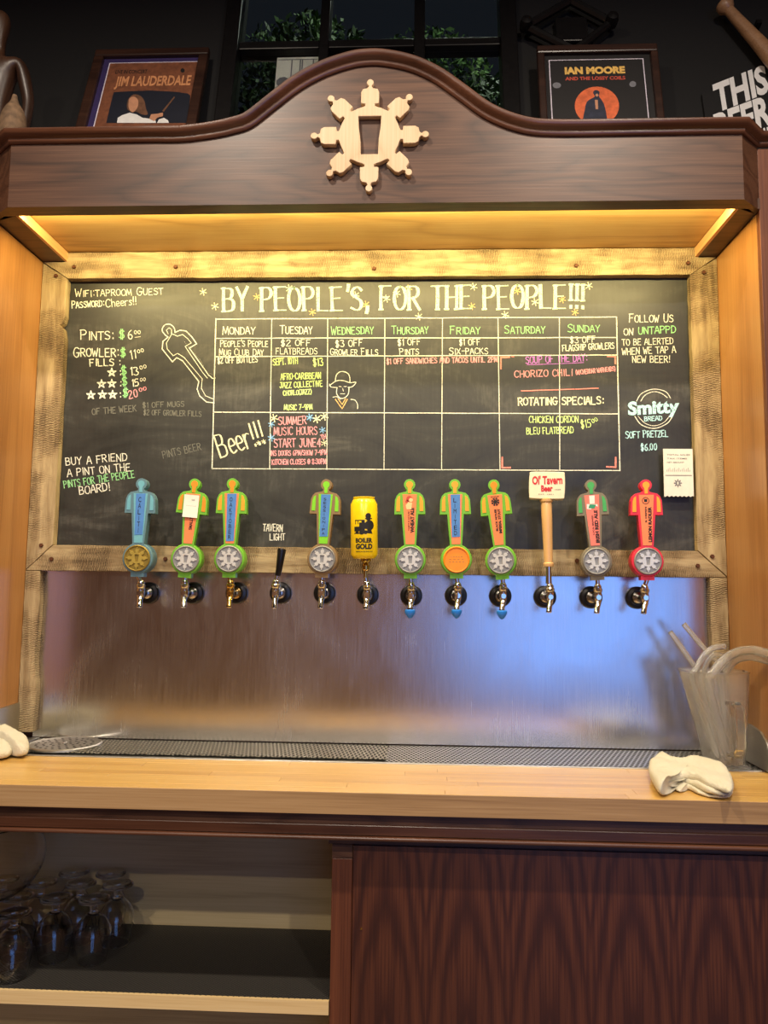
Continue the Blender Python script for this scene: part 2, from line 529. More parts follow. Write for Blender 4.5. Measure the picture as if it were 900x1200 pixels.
for a, b in ((wl, il), (ir, wr)):
    o = MB().box(a, b, -.03, .05, 0, wtop).build('jamb', MAT['black_metal'], win, bevel=.004)
MB().box(wl, wr, -.03, .05, 0.0, .05).build('sill', MAT['black_metal'], win)
for a, b in ((m1a, m1b), (m2a, m2b)):
    MB().box(a, b, -.015, .04, .05, wtop).build('muntin', MAT['black_metal'], win, bevel=.003)
hh = hv1 - hv0
rows = [hv0, hv0 + .36, .05]
for a, b in ((il, m1a), (m1b, m2a), (m2b, ir)):
    MB().box(a, b, -.013, .038, hv0, hv1).build('glazing_bar', MAT['black_metal'], win, bevel=.003)
    for z0, z1 in ((.05, hv0), (hv1, wtop)):
        MB().box(a, b, .010, .014, z0, z1).build('pane', MAT['pane'], win)

# foliage outside
def foliage(name, label, cx, cy, cz, rx, ry, rz, n, seed):
    rnd = random.Random(seed); mb = MB()
    for i in range(n):
        while True:
            p = Vector((rnd.uniform(-1, 1), rnd.uniform(-1, 1), rnd.uniform(-1, 1)))
            if p.length < 1: break
        c = Vector((p.x * rx, p.y * ry, p.z * rz))
        a = Vector((rnd.uniform(-1, 1), rnd.uniform(-1, 1), rnd.uniform(-1, 1))).normalized()
        b = a.cross(Vector((rnd.uniform(-1, 1), rnd.uniform(-1, 1), rnd.uniform(-1, 1)))).normalized()
        L = rnd.uniform(.012, .028)
        mb.add([c - a * L, c + b * L * .4, c + a * L, c - b * L * .4], [(0, 1, 2, 3)])
    t0 = thing(name, label, 'tree', (cx, cy, cz))
    f = mb.build('foliage', MAT['leaf'], t0); f['kind'] = 'stuff'
    MB().tube([(0, 0, -cz + .003), (.02, .02, 0), (0, .03, rz * .7)], [.06, .025, .008], 8).build('trunk', MAT['bark'], t0)


foliage('leafy_tree', 'leafy tree behind the left panes of the black window', -.55, 1.5, 3.75, .42, .3, .4, 5000, 1)
foliage('leafy_tree', 'leafy tree behind the right panes of the black window, the greenest', .33, 1.35, 3.35, .34, .3, .36, 6500, 2)
foliage('leafy_tree', 'dim leafy tree behind the middle panes of the black window', .02, 2.0, 4.1, .4, .3, .35, 3500, 3)
gl = area('outdoor_light', (.5, .9, 4.9), (R(-12), 0, 0), 1.2, 1.0, 38, (.9, 1.0, .85))

# pale card behind the glass, painted to imitate a window's reflection
a0 = U(324, 63); a1 = U(371, 97)
pr = thing('reflection_card', 'small pale print with dark sketch lines behind a window pane', 'print', (0, WY, WZ), rotw)
MB().box(a0[0], a1[0], .016, .018, a1[1] - .03, a0[1]).build('sheet', MAT['paper'], pr)
m = MB()
for x in (.35, .55, .60, .86): m.box(a0[0] + (a1[0] - a0[0]) * x, a0[0] + (a1[0] - a0[0]) * x + .004, .0150, .0155, a1[1], a0[1] - .012)
m.box(a0[0] + .004, a1[0] - .004, .0150, .0155, a0[1] - .012, a0[1] - .009)
m.poly(circ(a0[0] + .025, a1[1] + .02, .022, 9), .0152)
m.build('silhouette_lines', MAT['greyink'], pr)

# ------------------------------------------------------------------ alcove side walls, pilasters
for nm_, x0, x1 in (('wall_alcove_left', XL - .02, XL), ('wall_alcove_right', XR, XR + .02)):
    struct(MB().box(x0, x1, YP, .015, ZC + .002, ZS - .002).build(nm_, MAT['oak_v']))
for xa, xb, lb in ((XL - .5, XL - .0015, 'walnut pilaster at the left end of the bar back'), (XR + .0015, XR + .5, 'reddish walnut pilaster at the right edge, beside the honey oak panel')):
    tag(MB().box(xa, xb, YP - .014, YP - .001, ZC + .001, ZCB - .002).build('pilaster', MAT['walnut_v'], bevel=.001), lb, 'pilaster')

# ------------------------------------------------------------------ canopy
can = thing('bar_canopy', 'walnut canopy with an arched moulded top above the chalkboard', 'canopy', (0, 0, ZS))
ofs = ZS
Lx, Rx = -.962, .725
arch_px = [(180, 164.3), (215, 164), (249, 162.7), (272, 158), (295.6, 150), (324.5, 128), (353.4, 106), (382, 90.8), (411, 81), (430, 78), (449, 78.4), (478, 84.2), (507, 97), (535.6, 117), (564.5, 138), (593, 151.2), (622, 158.6), (651, 161.2), (680, 161.4)]
ap = [at(a, b, y=YF) for a, b in arch_px]
zflat = ZCB
arch = []
for p in ap:
    arch.append((p.x, p.z))
# level the two straight shoulders
arch[0] = (arch[0][0], zflat); arch[1] = (arch[1][0], zflat); arch[-1] = (arch[-1][0], zflat); arch[-2] = (arch[-2][0], zflat + .001)
arch = catmull(arch, 5)
top = [(Lx, zflat)] + arch + [(Rx, zflat)]
poly = [(Lx, ZS)] + top + [(Rx, ZS)]
poly = [(x, z - ofs) for x, z in poly]
# apron + chamfer boards
MB().prism(poly, YF, YF + .02).build('apron_board', MAT['walnut'], can)
for sx, a, b in ((1, Rx, XR + .001), (-1, Lx, XL - .001)):
    dx = b - a
    MB().add([(a, YF, 0), (b, YP - .016, 0), (b, YP - .016, zflat - ofs), (a, YF, zflat - ofs), (a, YF + .02, 0), (b - sx * .002, YP, 0), (b - sx * .002, YP, zflat - ofs), (a, YF + .02, zflat - ofs)],
             [(0, 1, 2, 3), (4, 7, 6, 5), (0, 4, 5, 1), (3, 2, 6, 7), (0, 3, 7, 4), (1, 5, 6, 2)]).build('corner_board', MAT['walnut'], can)
# underside rim
MB().add([(x, y, z) for z in (.001, .026) for x, y in ((Lx, YF + .002), (Rx, YF + .002), (XR, YP), (XR, YP + .002), (.731, -.280), (-.966, -.280), (XL, YP + .002), (XL, YP))],
         [tuple(range(8))[::-1], tuple(range(8, 16))] + [(i, (i + 1) % 8, (i + 1) % 8 + 8, i + 8) for i in range(8)]).build('front_rim', MAT['walnut'], can)
for x0, x1 in ((XL, -.966), (.731, XR)):
    MB().box(x0, x1, -.279, -.001, .001, .026).build('side_rim', MAT['walnut'], can)
for x0, x1 in ((-.966, -.958), (.723, .731)):
    MB().box(x0, x1, -.279, -.0235, .0005, .0255).build('lipping', MAT['lip'], can)
MB().box(XL + .001, XR - .001, -.2745, .014, .027, .04).box(Lx + .02, Rx - .02, YF + .021, -.275, .027, .04).build('soffit', MAT['oak'], can)
MB().box(Lx + .01, Rx - .01, YF + .022, -.25, zflat - ofs - .02, zflat - ofs - .004).box(XL - .3, XR + .3, -.2495, .02, zflat - ofs - .02, zflat - ofs - .004).build('top_board', MAT['walnut'], can)
MB().box(-.95, .71, -.2795, -.2755, .016, .024).build('led_strip', MAT['led'], can)

# cornice swept along the top
prof = [(0, 0), (.004, 0), (.0075, .003), (.0085, .007), (.0085, .010), (.011, .012), (.017, .015), (.0195, .019), (.021, .021), (.0215, .0285), (.0195, .0305), (-.02, .0305)]
path = []
k22 = math.tan(R(22.5))
path.append((Vector((XL - .5, YP - .014, zflat)), Vector((0, -1, 0)), Vector((0, 0, 1))))
path.append((Vector((XL, YP - .014, zflat)), Vector((-k22, -1, 0)), Vector((0, 0, 1))))
path.append((Vector((Lx, YF, zflat)), Vector((-k22, -1, 0)), Vector((0, 0, 1))))
for i, (x, z) in enumerate(arch):
    a = arch[max(0, i - 1)]; b = arch[min(len(arch) - 1, i + 1)]
    tx, tz = b[0] - a[0], b[1] - a[1]; L = math.hypot(tx, tz)
    path.append((Vector((x, YF, z)), Vector((0, -1, 0)), Vector((-tz / L, 0, tx / L))))
path.append((Vector((Rx, YF, zflat)), Vector((k22, -1, 0)), Vector((0, 0, 1))))
path.append((Vector((XR, YP - .014, zflat)), Vector((k22, -1, 0)), Vector((0, 0, 1))))
path.append((Vector((XR + .5, YP - .014, zflat)), Vector((0, -1, 0)), Vector((0, 0, 1))))
vs = []
for P, N, Up in path:
    for o_, u_ in prof: vs.append(P + N * o_ * 1.0 + Up * u_ - Vector((0, 0, ofs)))
np_ = len(prof)
fs = [(k * np_ + i, k * np_ + i + 1, (k + 1) * np_ + i + 1, (k + 1) * np_ + i) for k in range(len(path) - 1) for i in range(np_ - 1)]
MB().add(vs, fs).build('cornice', MAT['walnut_rail'], can, smooth=True)

# emblem: wheel of eight figures around a pint glass
def emblem_loops(r):
    """outer loop of the wheel, r = tip radius"""
    s = r / 68.0; out = []
    fig = [(-5.5, 35.5), (-5.5, 38), (-10.5, 38.5), (-10.5, 52), (-8.5, 56), (-3.2, 57.2), (-1.6, 59.5)]
    head = [(4.0 * math.sin(R(a)), 63.8 + 4.2 * math.cos(R(a))) for a in range(-150, 151, 30)]
    figure = fig + head + [(-x, z) for x, z in fig[::-1]]
    for k in range(8):
        a = -R(45 * k)
        for x, z in figure: out.append((s * (x * math.cos(a) - z * math.sin(a)), s * (x * math.sin(a) + z * math.cos(a))))
        for d in (14, 22.5, 31):
            b = R(90) - R(45 * k + d); out.append((s * 35.2 * math.cos(b), s * 35.2 * math.sin(b)))
    glass_ = [(-13, 23), (13, 23), (12.5, 10), (10.5, -4), (10, -23), (-10, -23), (-10.5, -4), (-12.5, 10)]
    return [out, [(s * x, s * z) for x, z in glass_]]


ec = at(433, 157.5, y=YF - .016)
em = shape2d('wheel_emblem', emblem_loops(.136), .013, MAT['emblem'], None, .0012)
em.location = (ec.x, YF, ec.z)
tag(em, 'pale wooden wheel emblem of eight figures around a pint glass on the canopy', 'emblem')

# ------------------------------------------------------------------ rough sawn frame around the boards
fr = thing('board_frame', 'rough sawn reclaimed wood frame around chalkboard and steel panel', 'frame', (0, 0, ZC))
TH = -.024


def sawn(poly, mat, seed, front=TH, back=-.0003):
    rnd = random.Random(seed); out = []
    for i, (a, b) in enumerate(poly):
        c, d = poly[(i + 1) % len(poly)]
        L = math.hypot(c - a, d - b); n = max(1, int(L / .02)); nx, nz = (d - b) / L, -(c - a) / L
        for j in range(n):
            t = j / n; e = 0 if j == 0 else rnd.uniform(-.0009, .0004)
            out.append((a + (c - a) * t + nx * e, b + (d - b) * t + nz * e - ZC))
    return MB().prism(out, front, back).build('frame_board', mat, fr, bevel=.0012)


e = .0006
zt = ZSO - .001
sawn([(XL + .002 + e, ZS - .001), (XL + .002 + e, ZS - .001), (-.966, ZS - .001), (-.966, zt), (.731, zt), (.731, ZS - .001), (XR - .002, ZS - .001), (BX1 + e, BZ1 + e), (BX0 + e, BZ1 + e)][1:], MAT['sawn_h'], 1)
# left upright with the split knot
zk = at(80, 385, y=-.01).z
sawn([(XL + .001, ZS - .003), (BX0, BZ1 - e), (BX0, zk + .03), (BX0 - .004, zk + .012), (BX0 - .013, zk + .004), (BX0 - .004, zk - .004), (BX0 + .001, zk - .03), (BX0, BZ0 + .002), (XL + .001, 1.436)], MAT['sawn_v'], 2)
sawn([(XR - .001, ZS - .003), (XR - .001, 1.437), (BX1, BZ0 + .002), (BX1, BZ1 - e)], MAT['sawn_v'], 3)
sawn([(BX0 + e, BZ0), (BX1 - e, BZ0), (XR - .001, 1.434), (XL + .001, 1.434)], MAT['sawn_h'], 4)
sawn([(XL + .001, 1.4325), (-.988, 1.4325), (-.984, 1.36), (-.988, 1.2), (-.980, 1.12), (-.984, 1.02), (XL + .001, 1.02)], MAT['sawn_v'], 5)
sawn([(.737, 1.4325), (XR - .001, 1.4325), (XR - .001, 1.02), (.738, 1.02), (.741, 1.2), (.736, 1.3)], MAT['sawn_v'], 6)
nm = None
for px, py in [(87, 313), (206, 313), (438.5, 315), (675, 311.5), (806, 308.5), (66, 323.5), (48.5, 639), (60.5, 655), (194, 655), (676, 657), (817.5, 663), (834.5, 652), (824.5, 319.5)]:
    p = at(px, py, y=TH)
    if nm is None:
        o = MB().lathe([(.0058, 0), (.0058, -.003), (.0045, -.0052)], 6, 'Y').build('nail', MAT['rust'], fr); nm = o.data
    else:
        o = D.objects.new('nail', nm); COL.objects.link(o); o.parent = fr
    o.location = (p.x, TH, p.z - ZC); o.rotation_euler = (0, random.uniform(0, 1), 0)

# ------------------------------------------------------------------ steel panel
sp = tag(MB().box(-.995, .742, -.0002, .018, 1.004, 1.436).build('steel_panel', MAT['steel']), 'brushed stainless steel backsplash panel behind the taps', 'panel')

# ------------------------------------------------------------------ chalkboard and its writing
cb = thing('chalkboard', 'black chalkboard menu with a weekly calendar above the taps', 'chalkboard', (0, 0, BZ0))
MB().box(BX0 - .01, BX1 + .01, -.0004, .018, -.004, BZ1 - BZ0 + .01).build('slate_surface', MAT['slate'], cb)

G = {
 'A': '0,0 1.6,6 2.2,6 3.8,0;.6,2.2 3.3,2.3', 'B': '.3,0 .3,6;.3,6 2.6,5.8 3,4.6 2.4,3.4 .5,3.2;.5,3.2 3,3 3.5,1.5 2.8,.2 .2,0',
 'C': '3.6,5 2.8,6 1.4,5.9 .4,4.5 .2,2.5 .7,.8 1.9,0 3.5,.8', 'D': '.4,0 .4,6;.1,6 2.2,5.8 3.5,4.4 3.6,2.2 2.6,.4 .1,0',
 'E': '.4,0 .4,6;.4,6 3.4,6.1;.4,3.1 2.8,3.2;.3,0 3.5,0', 'F': '.4,0 .5,6;.1,6 3.4,6.1;.4,3.2 2.7,3.2',
 'G': '3.5,5.2 2.4,6 1,5.6 .2,3.6 .4,1.4 1.6,0 3,.3 3.6,2.6;2,2.7 3.9,2.7', 'H': '.3,0 .3,6;3.5,0 3.5,6;.3,3 3.5,3.1', 'I': '1,0 1,6',
 'J': '1,6.1 3.6,6;2.6,6 2.6,1.4 1.9,.1 .8,.1 .2,1.2', 'K': '.4,0 .4,6;3.4,6 .5,2.9;1.2,3.5 3.6,0', 'L': '.4,6 .4,.1 3.4,0',
 'M': '0,0 .5,6 2.1,.9 3.6,6 4.2,0', 'N': '.3,0 .3,6 3.4,0 3.5,6.1', 'O': '2,6 .7,5.3 .1,3 .7,.7 2,0 3.2,.7 3.8,3 3.2,5.3 2,6',
 'P': '.4,0 .4,6;.1,6 2.6,6 3.5,4.6 2.6,3.2 .4,2.9', 'Q': '2,6 .7,5.3 .1,3 .7,.7 2,0 3.2,.7 3.8,3 3.2,5.3 2,6;2.4,1.6 4,-.5',
 'R': '.4,0 .4,6;.1,6 2.6,6 3.4,4.7 2.6,3.3 .4,3;1.6,3.1 3.7,0', 'S': '3.4,5.2 2.3,6 .8,5.5 .5,4.2 1.8,3.3 3.2,2.4 3.4,1 2.2,0 .3,.6',
 'T': '0,6 3.8,6.1;1.9,6 1.9,0', 'U': '.3,6 .3,1.6 1.2,0 2.6,.1 3.4,1.6 3.5,6', 'V': '.1,6 1.8,0 3.6,6.1', 'W': '0,6 1,0 2.1,4 3.1,0 4.3,6.1',
 'X': '.2,0 3.6,6;.3,6 3.5,0', 'Y': '.2,6 1.8,3 3.6,6.1;1.8,3 1.7,0', 'Z': '.2,6 3.4,6 .2,0 3.6,0',
 '0': '2,6 .8,5 .5,3 .9,.8 1.9,0 3,.8 3.4,3 3,5.2 2,6', '1': '1.2,0 1.2,6 .4,5', '2': '.4,4.8 1.4,6 2.9,5.6 3.1,4.2 .3,0 3.5,.1',
 '3': '.4,5.8 2.4,6 3.1,4.8 2,3.3 3.4,2.2 3,.4 1.4,0 .2,.7', '4': '2.6,0 2.6,6 .2,2 3.6,2.1', '5': '3.3,6 .8,6 .6,3.4 2.4,3.7 3.4,2.2 2.6,.3 .3,.2',
 '6': '3,6 1.2,4.6 .4,2 1.2,.1 2.6,.1 3.3,1.8 2.2,3.1 .6,2.4', '7': '.2,6 3.5,6 1.2,0', '8': '2,3.2 .7,4.4 1.2,5.8 2.6,5.9 3.1,4.5 2,3.2 .6,1.8 1.1,.1 2.9,.1 3.4,1.7 2,3.2',
 '9': '3.2,3.8 1.6,3 .5,4.5 1.4,6 3,5.7 3.2,3.8 2.6,0', '!': '1,6.1 .9,2;.9,.5 .9,0', ':': '1,4.4 1,3.9;1,1.2 1,.7', '.': '.8,.5 .8,0', ',': '1,.7 .6,-.9',
 "'": '1,6.6 .7,5', '-': '.5,3 2.6,3.1', '/': '.2,-.3 2.6,6.3', '(': '1.6,6.6 .5,4.4 .5,1.4 1.6,-.7', ')': '.4,6.6 1.5,4.4 1.5,1.4 .4,-.7',
 '$': '3.2,5 2,5.6 .7,5 .8,3.6 2.9,2.6 3.1,1 1.8,.3 .4,.9;1.4,6.6 1.3,-.6;2.3,6.6 2.2,-.6', '@': '2.8,2 1.6,1.8 1.4,3.6 2.8,3.8 2.8,1.8 3.8,2.4 3.6,5 2,6 .4,4.6 .3,1.8 1.8,.2 3.4,.8',
 '&': '3.4,0 .8,4.6 1.8,6 2.6,4.8 .4,1.8 1.4,0 3.4,2.4', '?': '.4,5 2,6 3,4.6 1.6,3 1.6,1.8;1.6,.5 1.6,0',
 'h': '.4,0 .4,6;.4,2.8 1.8,3.8 2.6,2.8 2.7,0', 'e': '.5,2 2.8,2.2 2.2,3.8 .9,3.6 .4,1.8 1.2,.1 2.8,.5', 'r': '.5,0 .5,3.8;.5,2.6 1.6,3.8 2.6,3.6', 's': '2.6,3.4 1.2,3.8 .8,2.8 2.4,1.4 2,.1 .4,.3',
}
ADV = {'I': 2.1, '1': 2.3, '!': 1.9, ':': 1.9, '.': 1.6, ',': 1.8, "'": 1.7, '-': 3.4, '(': 2.2, ')': 2.2, 'M': 4.9, 'W': 5.1, ' ': 3, 'h': 3.4, 'e': 3.4, 'r': 3.0, 's': 3.1, 'J': 4.3, '/': 3}
ROUND = set('BCDGOPQRSU023568&9@$ehrs')


class Chalk:
    def __init__(s, y=-.0011): s.mb = MB(); s.y = y; s.rnd = random.Random(3); s.zs = 0; s.parts = []; s.depth = 0

    def stroke(s, pts, wpx, calli=0):
        # a ribbon on the board, pts in photograph pixels measured on the board plane
        for i in range(1, len(pts) - 1):      # sharp corners are separate strokes of the chalk
            v1 = Vector((pts[i][0] - pts[i - 1][0], pts[i][1] - pts[i - 1][1])); v2 = Vector((pts[i + 1][0] - pts[i][0], pts[i + 1][1] - pts[i][1]))
            if v1.length > 1e-6 and v2.length > 1e-6 and v1.angle(v2) > R(62):
                s.stroke(pts[:i + 1], wpx, calli); s.stroke(pts[i:], wpx, calli); return
        P = [at(a, b, y=s.y) for a, b in pts]; P = [(p.x, p.z - BZ0) for p in P]
        wm = wpx * .00190
        s.zs = (s.zs + 1) % 12; y = s.y - s.zs * .000012
        n = len(P); L = []; Rr = []
        for i in range(n):
            a = P[max(0, i - 1)]; b = P[min(n - 1, i + 1)]
            dx, dz = b[0] - a[0], b[1] - a[1]; q = math.hypot(dx, dz) or 1
            dx, dz = dx / q, dz / q
            ww = wm * (1 if not calli else (1 - calli) + calli * 1.5 * abs(dz)) * s.rnd.uniform(.85, 1.12) / 2
            x, z = P[i]
            if i == 0: x -= dx * wm * .4; z -= dz * wm * .4
            if i == n - 1: x += dx * wm * .4; z += dz * wm * .4
            L.append((x - dz * ww, y, z + dx * ww)); Rr.append((x + dz * ww, y, z - dx * ww))
        s.mb.add(L + Rr, [(i, i + 1, n + i + 1, n + i) for i in range(n - 1)])

    def text(s, body, x0, y0, x1, y1, h, wpx=1.1, calli=0, jit=.25, smallcaps=0, serif=0):
        adv = [(ADV.get(c, 4.5)) * (smallcaps if smallcaps and not (i == 0 or body[i - 1] == ' ') and c.isalpha() else 1) for i, c in enumerate(body)]
        tot = sum(adv) - .7; L = math.hypot(x1 - x0, y1 - y0); ux, uy = (x1 - x0) / L, (y1 - y0) / L
        sx = L / tot; sy = h / 6.0; cur = 0
        for i, c in enumerate(body):
            k = smallcaps if smallcaps and not (i == 0 or body[i - 1] == ' ') and c.isalpha() else 1
            if c in G:
                jy = s.rnd.uniform(-jit, jit); js = s.rnd.uniform(-.04, .04)
                for st_ in G[c].split(';'):
                    pts = [tuple(map(float, q.split(','))) for q in st_.split(' ')]
                    if c in ROUND and len(pts) > 2: pts = catmull(pts, 3)
                    elif len(pts) == 2: pts = [pts[0], ((pts[0][0] + pts[1][0]) / 2 + s.rnd.uniform(-.1, .1), (pts[0][1] + pts[1][1]) / 2), pts[1]]
                    out = []
                    for gx, gy in pts:
                        X = (cur + (gx + js * gy) * k) * sx; Y = (gy * k + jy) * sy
                        out.append((x0 + ux * X + uy * Y, y0 + uy * X - ux * Y))
                    s.stroke(out, wpx, calli)
                    if serif and abs(pts[0][0] - pts[-1][0]) < .5 and abs(pts[0][1] - pts[-1][1]) > 4:
                        for q in (out[0], out[-1]):
                            s.stroke([(q[0] - serif, q[1] + .3), (q[0] + serif, q[1])], wpx * .7)
            cur += adv[i]
        return s

    def line(s, *pts, w=1.2):
        for (a, b), (c, d) in zip(pts[:-1], pts[1:]):
            n = max(2, int(math.hypot(c - a, d - b) / 12))
            s.stroke([(a + (c - a) * i / n, b + (d - b) * i / n + s.rnd.uniform(-.15, .15)) for i in range(n + 1)], w)
        return s

    def curve(s, pts, w=1.2, closed=False): s.stroke(catmull(pts, 5, closed) + ([pts[0]] if closed else []), w); return s

    def star(s, x, y, r, w=.9, open_=False):
        if open_:
            P = [(x + r * math.cos(R(-90 + 144 * i)), y + r * math.sin(R(-90 + 144 * i))) for i in range(6)]
            for i in range(5): s.stroke([P[i], P[i + 1]], w)
        else:
            for k in range(3): a = R(18 + 60 * k); s.stroke([(x - r * math.cos(a), y - r * math.sin(a)), (x + r * math.cos(a), y + r * math.sin(a))], w)
        return s

    def done(s, mat, label):
        for nm_, mb in s.parts: mb.build(nm_, CH[mat], cb, label=label)


def _own(name):
    # every word, line, star or stroke becomes a part of its own
    def deco(fn):
        def g(s, *a, **k):
            top = s.depth == 0; s.depth += 1
            if top: s.mb = MB()
            fn(s, *a, **k); s.depth -= 1
            if top: s.parts.append((name, s.mb))
            return s
        return g
    return deco


Chalk.text = _own('chalk_lettering')(Chalk.text); Chalk.line = _own('chalk_line')(Chalk.line)
Chalk.curve = _own('chalk_line')(Chalk.curve); Chalk.star = _own('chalk_star')(Chalk.star)

# title
Chalk().text("BY PEOPLE'S, FOR THE PEOPLE!!!", 261, 364.5, 684, 361, 27, 3.6, calli=.6, jit=.15, serif=2.2).done('mint', 'large mint green title lettering')
c = Chalk()
for x, y in ((238, 342), (252, 359), (339, 338), (417, 346), (465, 344), (491, 371), (453, 350), (592, 369), (627, 354), (690, 335), (555, 336)): c.star(x, y, 4.2, 1)
c.done('cream', 'cream chalk stars')
c = Chalk()
for x, y in ((301, 348), (366, 366), (429, 357), (479, 338), (553, 359), (606, 341), (674, 366), (659, 351)): c.star(x, y, 4.0, 1)
c.done('orange', 'pale orange chalk stars')
# calendar grid
c = Chalk()
gx_t = [253, 318.5, 384, 451, 518.5, 583.5, 655.5, 722.5]
gx_b = [248.5, 316, 383, 450, 517.5, 586, 656, 726.5]
def gx(i, y): return gx_t[i] + (gx_b[i] - gx_t[i]) * (y - 373) / (550 - 373)
for i in range(8): c.line((gx(i, 373), 373.5 - i * .25), (gx(i, 550), 549.5 + i * .3), w=1.5 if i in (0, 7) else 1.1)
for ya, yb in ((374, 371.5), (396.5, 395.5), (418, 416), (483, 485), (549, 551.5)): c.line((gx(0, ya), ya), (gx(7, yb), yb), w=1.3)
c.done('white', 'white chalk calendar grid')
# heads
c = Chalk(); c.text('MONDAY', 261, 392, 299, 391.5, 9.5, 1.1, smallcaps=.85); c.text('TUESDAY', 328, 391, 366, 391, 9.5, 1.1, smallcaps=.85)
c.text('WIFI:TAPROOM GUEST', 88, 348, 191, 345, 9, 1, smallcaps=.8); c.text('PASSWORD:', 84, 361, 122, 359, 8, 1.2, smallcaps=.85); c.text('Cheers!!', 124, 360, 160, 357, 9, 1, smallcaps=0)
c.text('PINTS:', 94, 398, 133, 398, 11, 1.3, smallcaps=.85); c.text('6', 150, 397.5, 156, 397, 10, 1.2); c.text('00', 157, 391.5, 165, 391, 4, .8)
c.text('GROWLER:', 86, 418, 139, 418, 11, 1.4, smallcaps=.85); c.text('FILLS :', 105, 429, 141, 428, 8, 1.4)
c.text('11', 153, 421, 160, 420, 10, 1.3); c.text('00', 161, 414, 169, 412, 4, .8)
c.text('13', 153, 440, 163, 439, 9, 1.3); c.text('00', 164, 433, 172, 431, 4, .8); c.text('15', 155, 453, 163, 452, 8, 1.3); c.text('00', 164, 447, 171, 446, 3.6, .8)
for x, y in ((131, 436.5), (119, 450), (131, 449.5), (106.5, 463), (120, 462.5), (132, 462.5)): c.star(x, y, 5, 1.5, True)
for y in (437, 450, 463): c.text(':', 138.5, y + 3, 142, y + 3, 8, 1.4)
c.line((158, 395.5), (164.5, 394.5), w=.7)
# people figure
fig_o = [(252, 438), (247, 440), (243, 437), (236, 425), (229, 410), (225, 402), (220, 407), (231, 403.5), (226, 395), (218, 388), (212, 387), (208, 389), (204, 389), (205, 384), (200, 380), (193, 381), (190, 386), (193, 393), (197, 394.5), (192, 400), (190, 407), (194, 415), (200, 423.5), (205, 420), (212, 421), (222, 432), (230, 440), (233, 448), (231, 456), (235, 464), (243, 471), (251, 473)]
c2 = [(194, 393), (190, 387), (193, 381), (199, 380), (204, 384), (205, 389.5)]
c.curve(c2, 1.3)
c.line((205, 389.5), (211, 387), (218, 388), (225, 395), (230.5, 403), (222, 408), (244, 439), (249, 443.5), (252, 443), w=1.3)
c.line((249, 438.5), (243, 437), (234, 421), (220, 406), (216, 400), w=0.1)
c.line((220, 407), (230, 403.5), w=.1)
c.line((194, 393), (197, 395), (191, 400), (190, 409), (202, 424), (207, 419), (214, 423), (233, 447), (231, 456), (234, 464), (242, 471), (251, 472), w=1.3)
c.line((197, 391), (195, 387), (198, 384), (201, 386), (201, 392), (195, 402), (196, 409), (203, 417), (208, 414), (216, 419), w=.9)
c.line((201, 391), (208, 394), (214, 392), (220, 397), (224, 402), (217, 406), (237, 436), (243, 443), w=.9)
c.line((216, 419), (237, 444), (236, 455), (241, 464), (251, 468), w=.9)
c.text('BUY A FRIEND', 77, 545.5, 149, 539.5, 8.5, 1.2, jit=.4); c.text('A PINT ON THE', 79, 559, 153, 551.5, 8.5, 1.2, jit=.4); c.text('BOARD!', 93, 579.5, 129, 575, 9, 1.3, jit=.4)
c.text('TAVERN', 308, 622, 331, 623, 8, 1.1); c.text('LIGHT', 316, 633, 334, 633, 7.5, 1.1)
c.text('FOLLOW US', 737, 378, 789, 377, 9.5, 1.1, smallcaps=.85); c.text('ON', 731, 392.5, 742, 392.5, 7.5, 1.1); c.text('TO BE ALERTED', 729, 405, 789, 403, 7, 1)
c.text('WHEN WE TAP A', 729, 416, 792, 413, 7.5, 1.1); c.text('NEW BEER!', 741, 425, 785, 424.5, 7.5, 1.1)
c.curve([(786, 467), (780, 459), (766, 456), (752, 461), (746, 470)], 1); c.curve([(782, 466), (775, 461), (766, 459), (756, 463), (751, 470)], 1)
c.curve([(744, 488), (752, 498), (767, 502), (782, 496), (789, 486)], 1.2); c.curve([(748, 488), (756, 496), (767, 499), (778, 495), (785, 487)], .9)
c.done('white', 'plain white chalk notes, prices and figure outline')
c = Chalk()
for y in (397.5, 419, 440, 453, 466): c.text('$', 139 + (y - 397) * .06, y - 1, 146.5 + (y - 397) * .06, y - 1, 10, 1.3)
c.text('THURSDAY', 459, 391.5, 502, 391, 9, 1.1, smallcaps=.85); c.text('FRIDAY', 527, 391.5, 563, 391, 9, 1.1, smallcaps=.85); c.text('SATURDAY', 591, 391, 639, 390, 9, 1.1, smallcaps=.85); c.text('SUNDAY', 665, 389.5, 703, 388.5, 9, 1.1, smallcaps=.85)
c.text('WEDNESDAY', 388, 392, 438, 391, 9.5, 1.1, smallcaps=.85); c.text('UNTAPPD', 748, 391.5, 792, 390, 8, 1.3)
c.text('PINTS FOR THE PEOPLE', 75, 572, 158, 559, 8, 1.2, jit=.4)
c.done('green', 'green chalk day names and dollar signs')
c = Chalk(); c.text('$2 OFF', 329, 405.5, 364, 405, 7, .95); c.text('FLATBREADS', 323, 415, 372, 415, 7, .85); c.text("PEOPLE'S PEOPLE", 258, 406, 314, 406.5, 7.5, .95, smallcaps=.85); c.text('MUG CLUB DAY', 257, 416.5, 309, 416.5, 7.5, 1, smallcaps=.85)
c.text('$3 OFF', 393, 406.5, 425, 405.5, 7.5, .95); c.text('GROWLER FILLS', 387, 416, 443, 416, 7.5, .95, smallcaps=.85)
c.text('$1 OFF', 466, 405, 493, 404, 7, .95); c.text('PINTS', 468, 416, 491, 415.5, 7.5, .95, smallcaps=.85); c.text('$1 OFF', 538, 404.5, 563, 404, 7, .95); c.text('SIX-PACKS', 526, 415.5, 572, 414.5, 8, 1, smallcaps=.85)
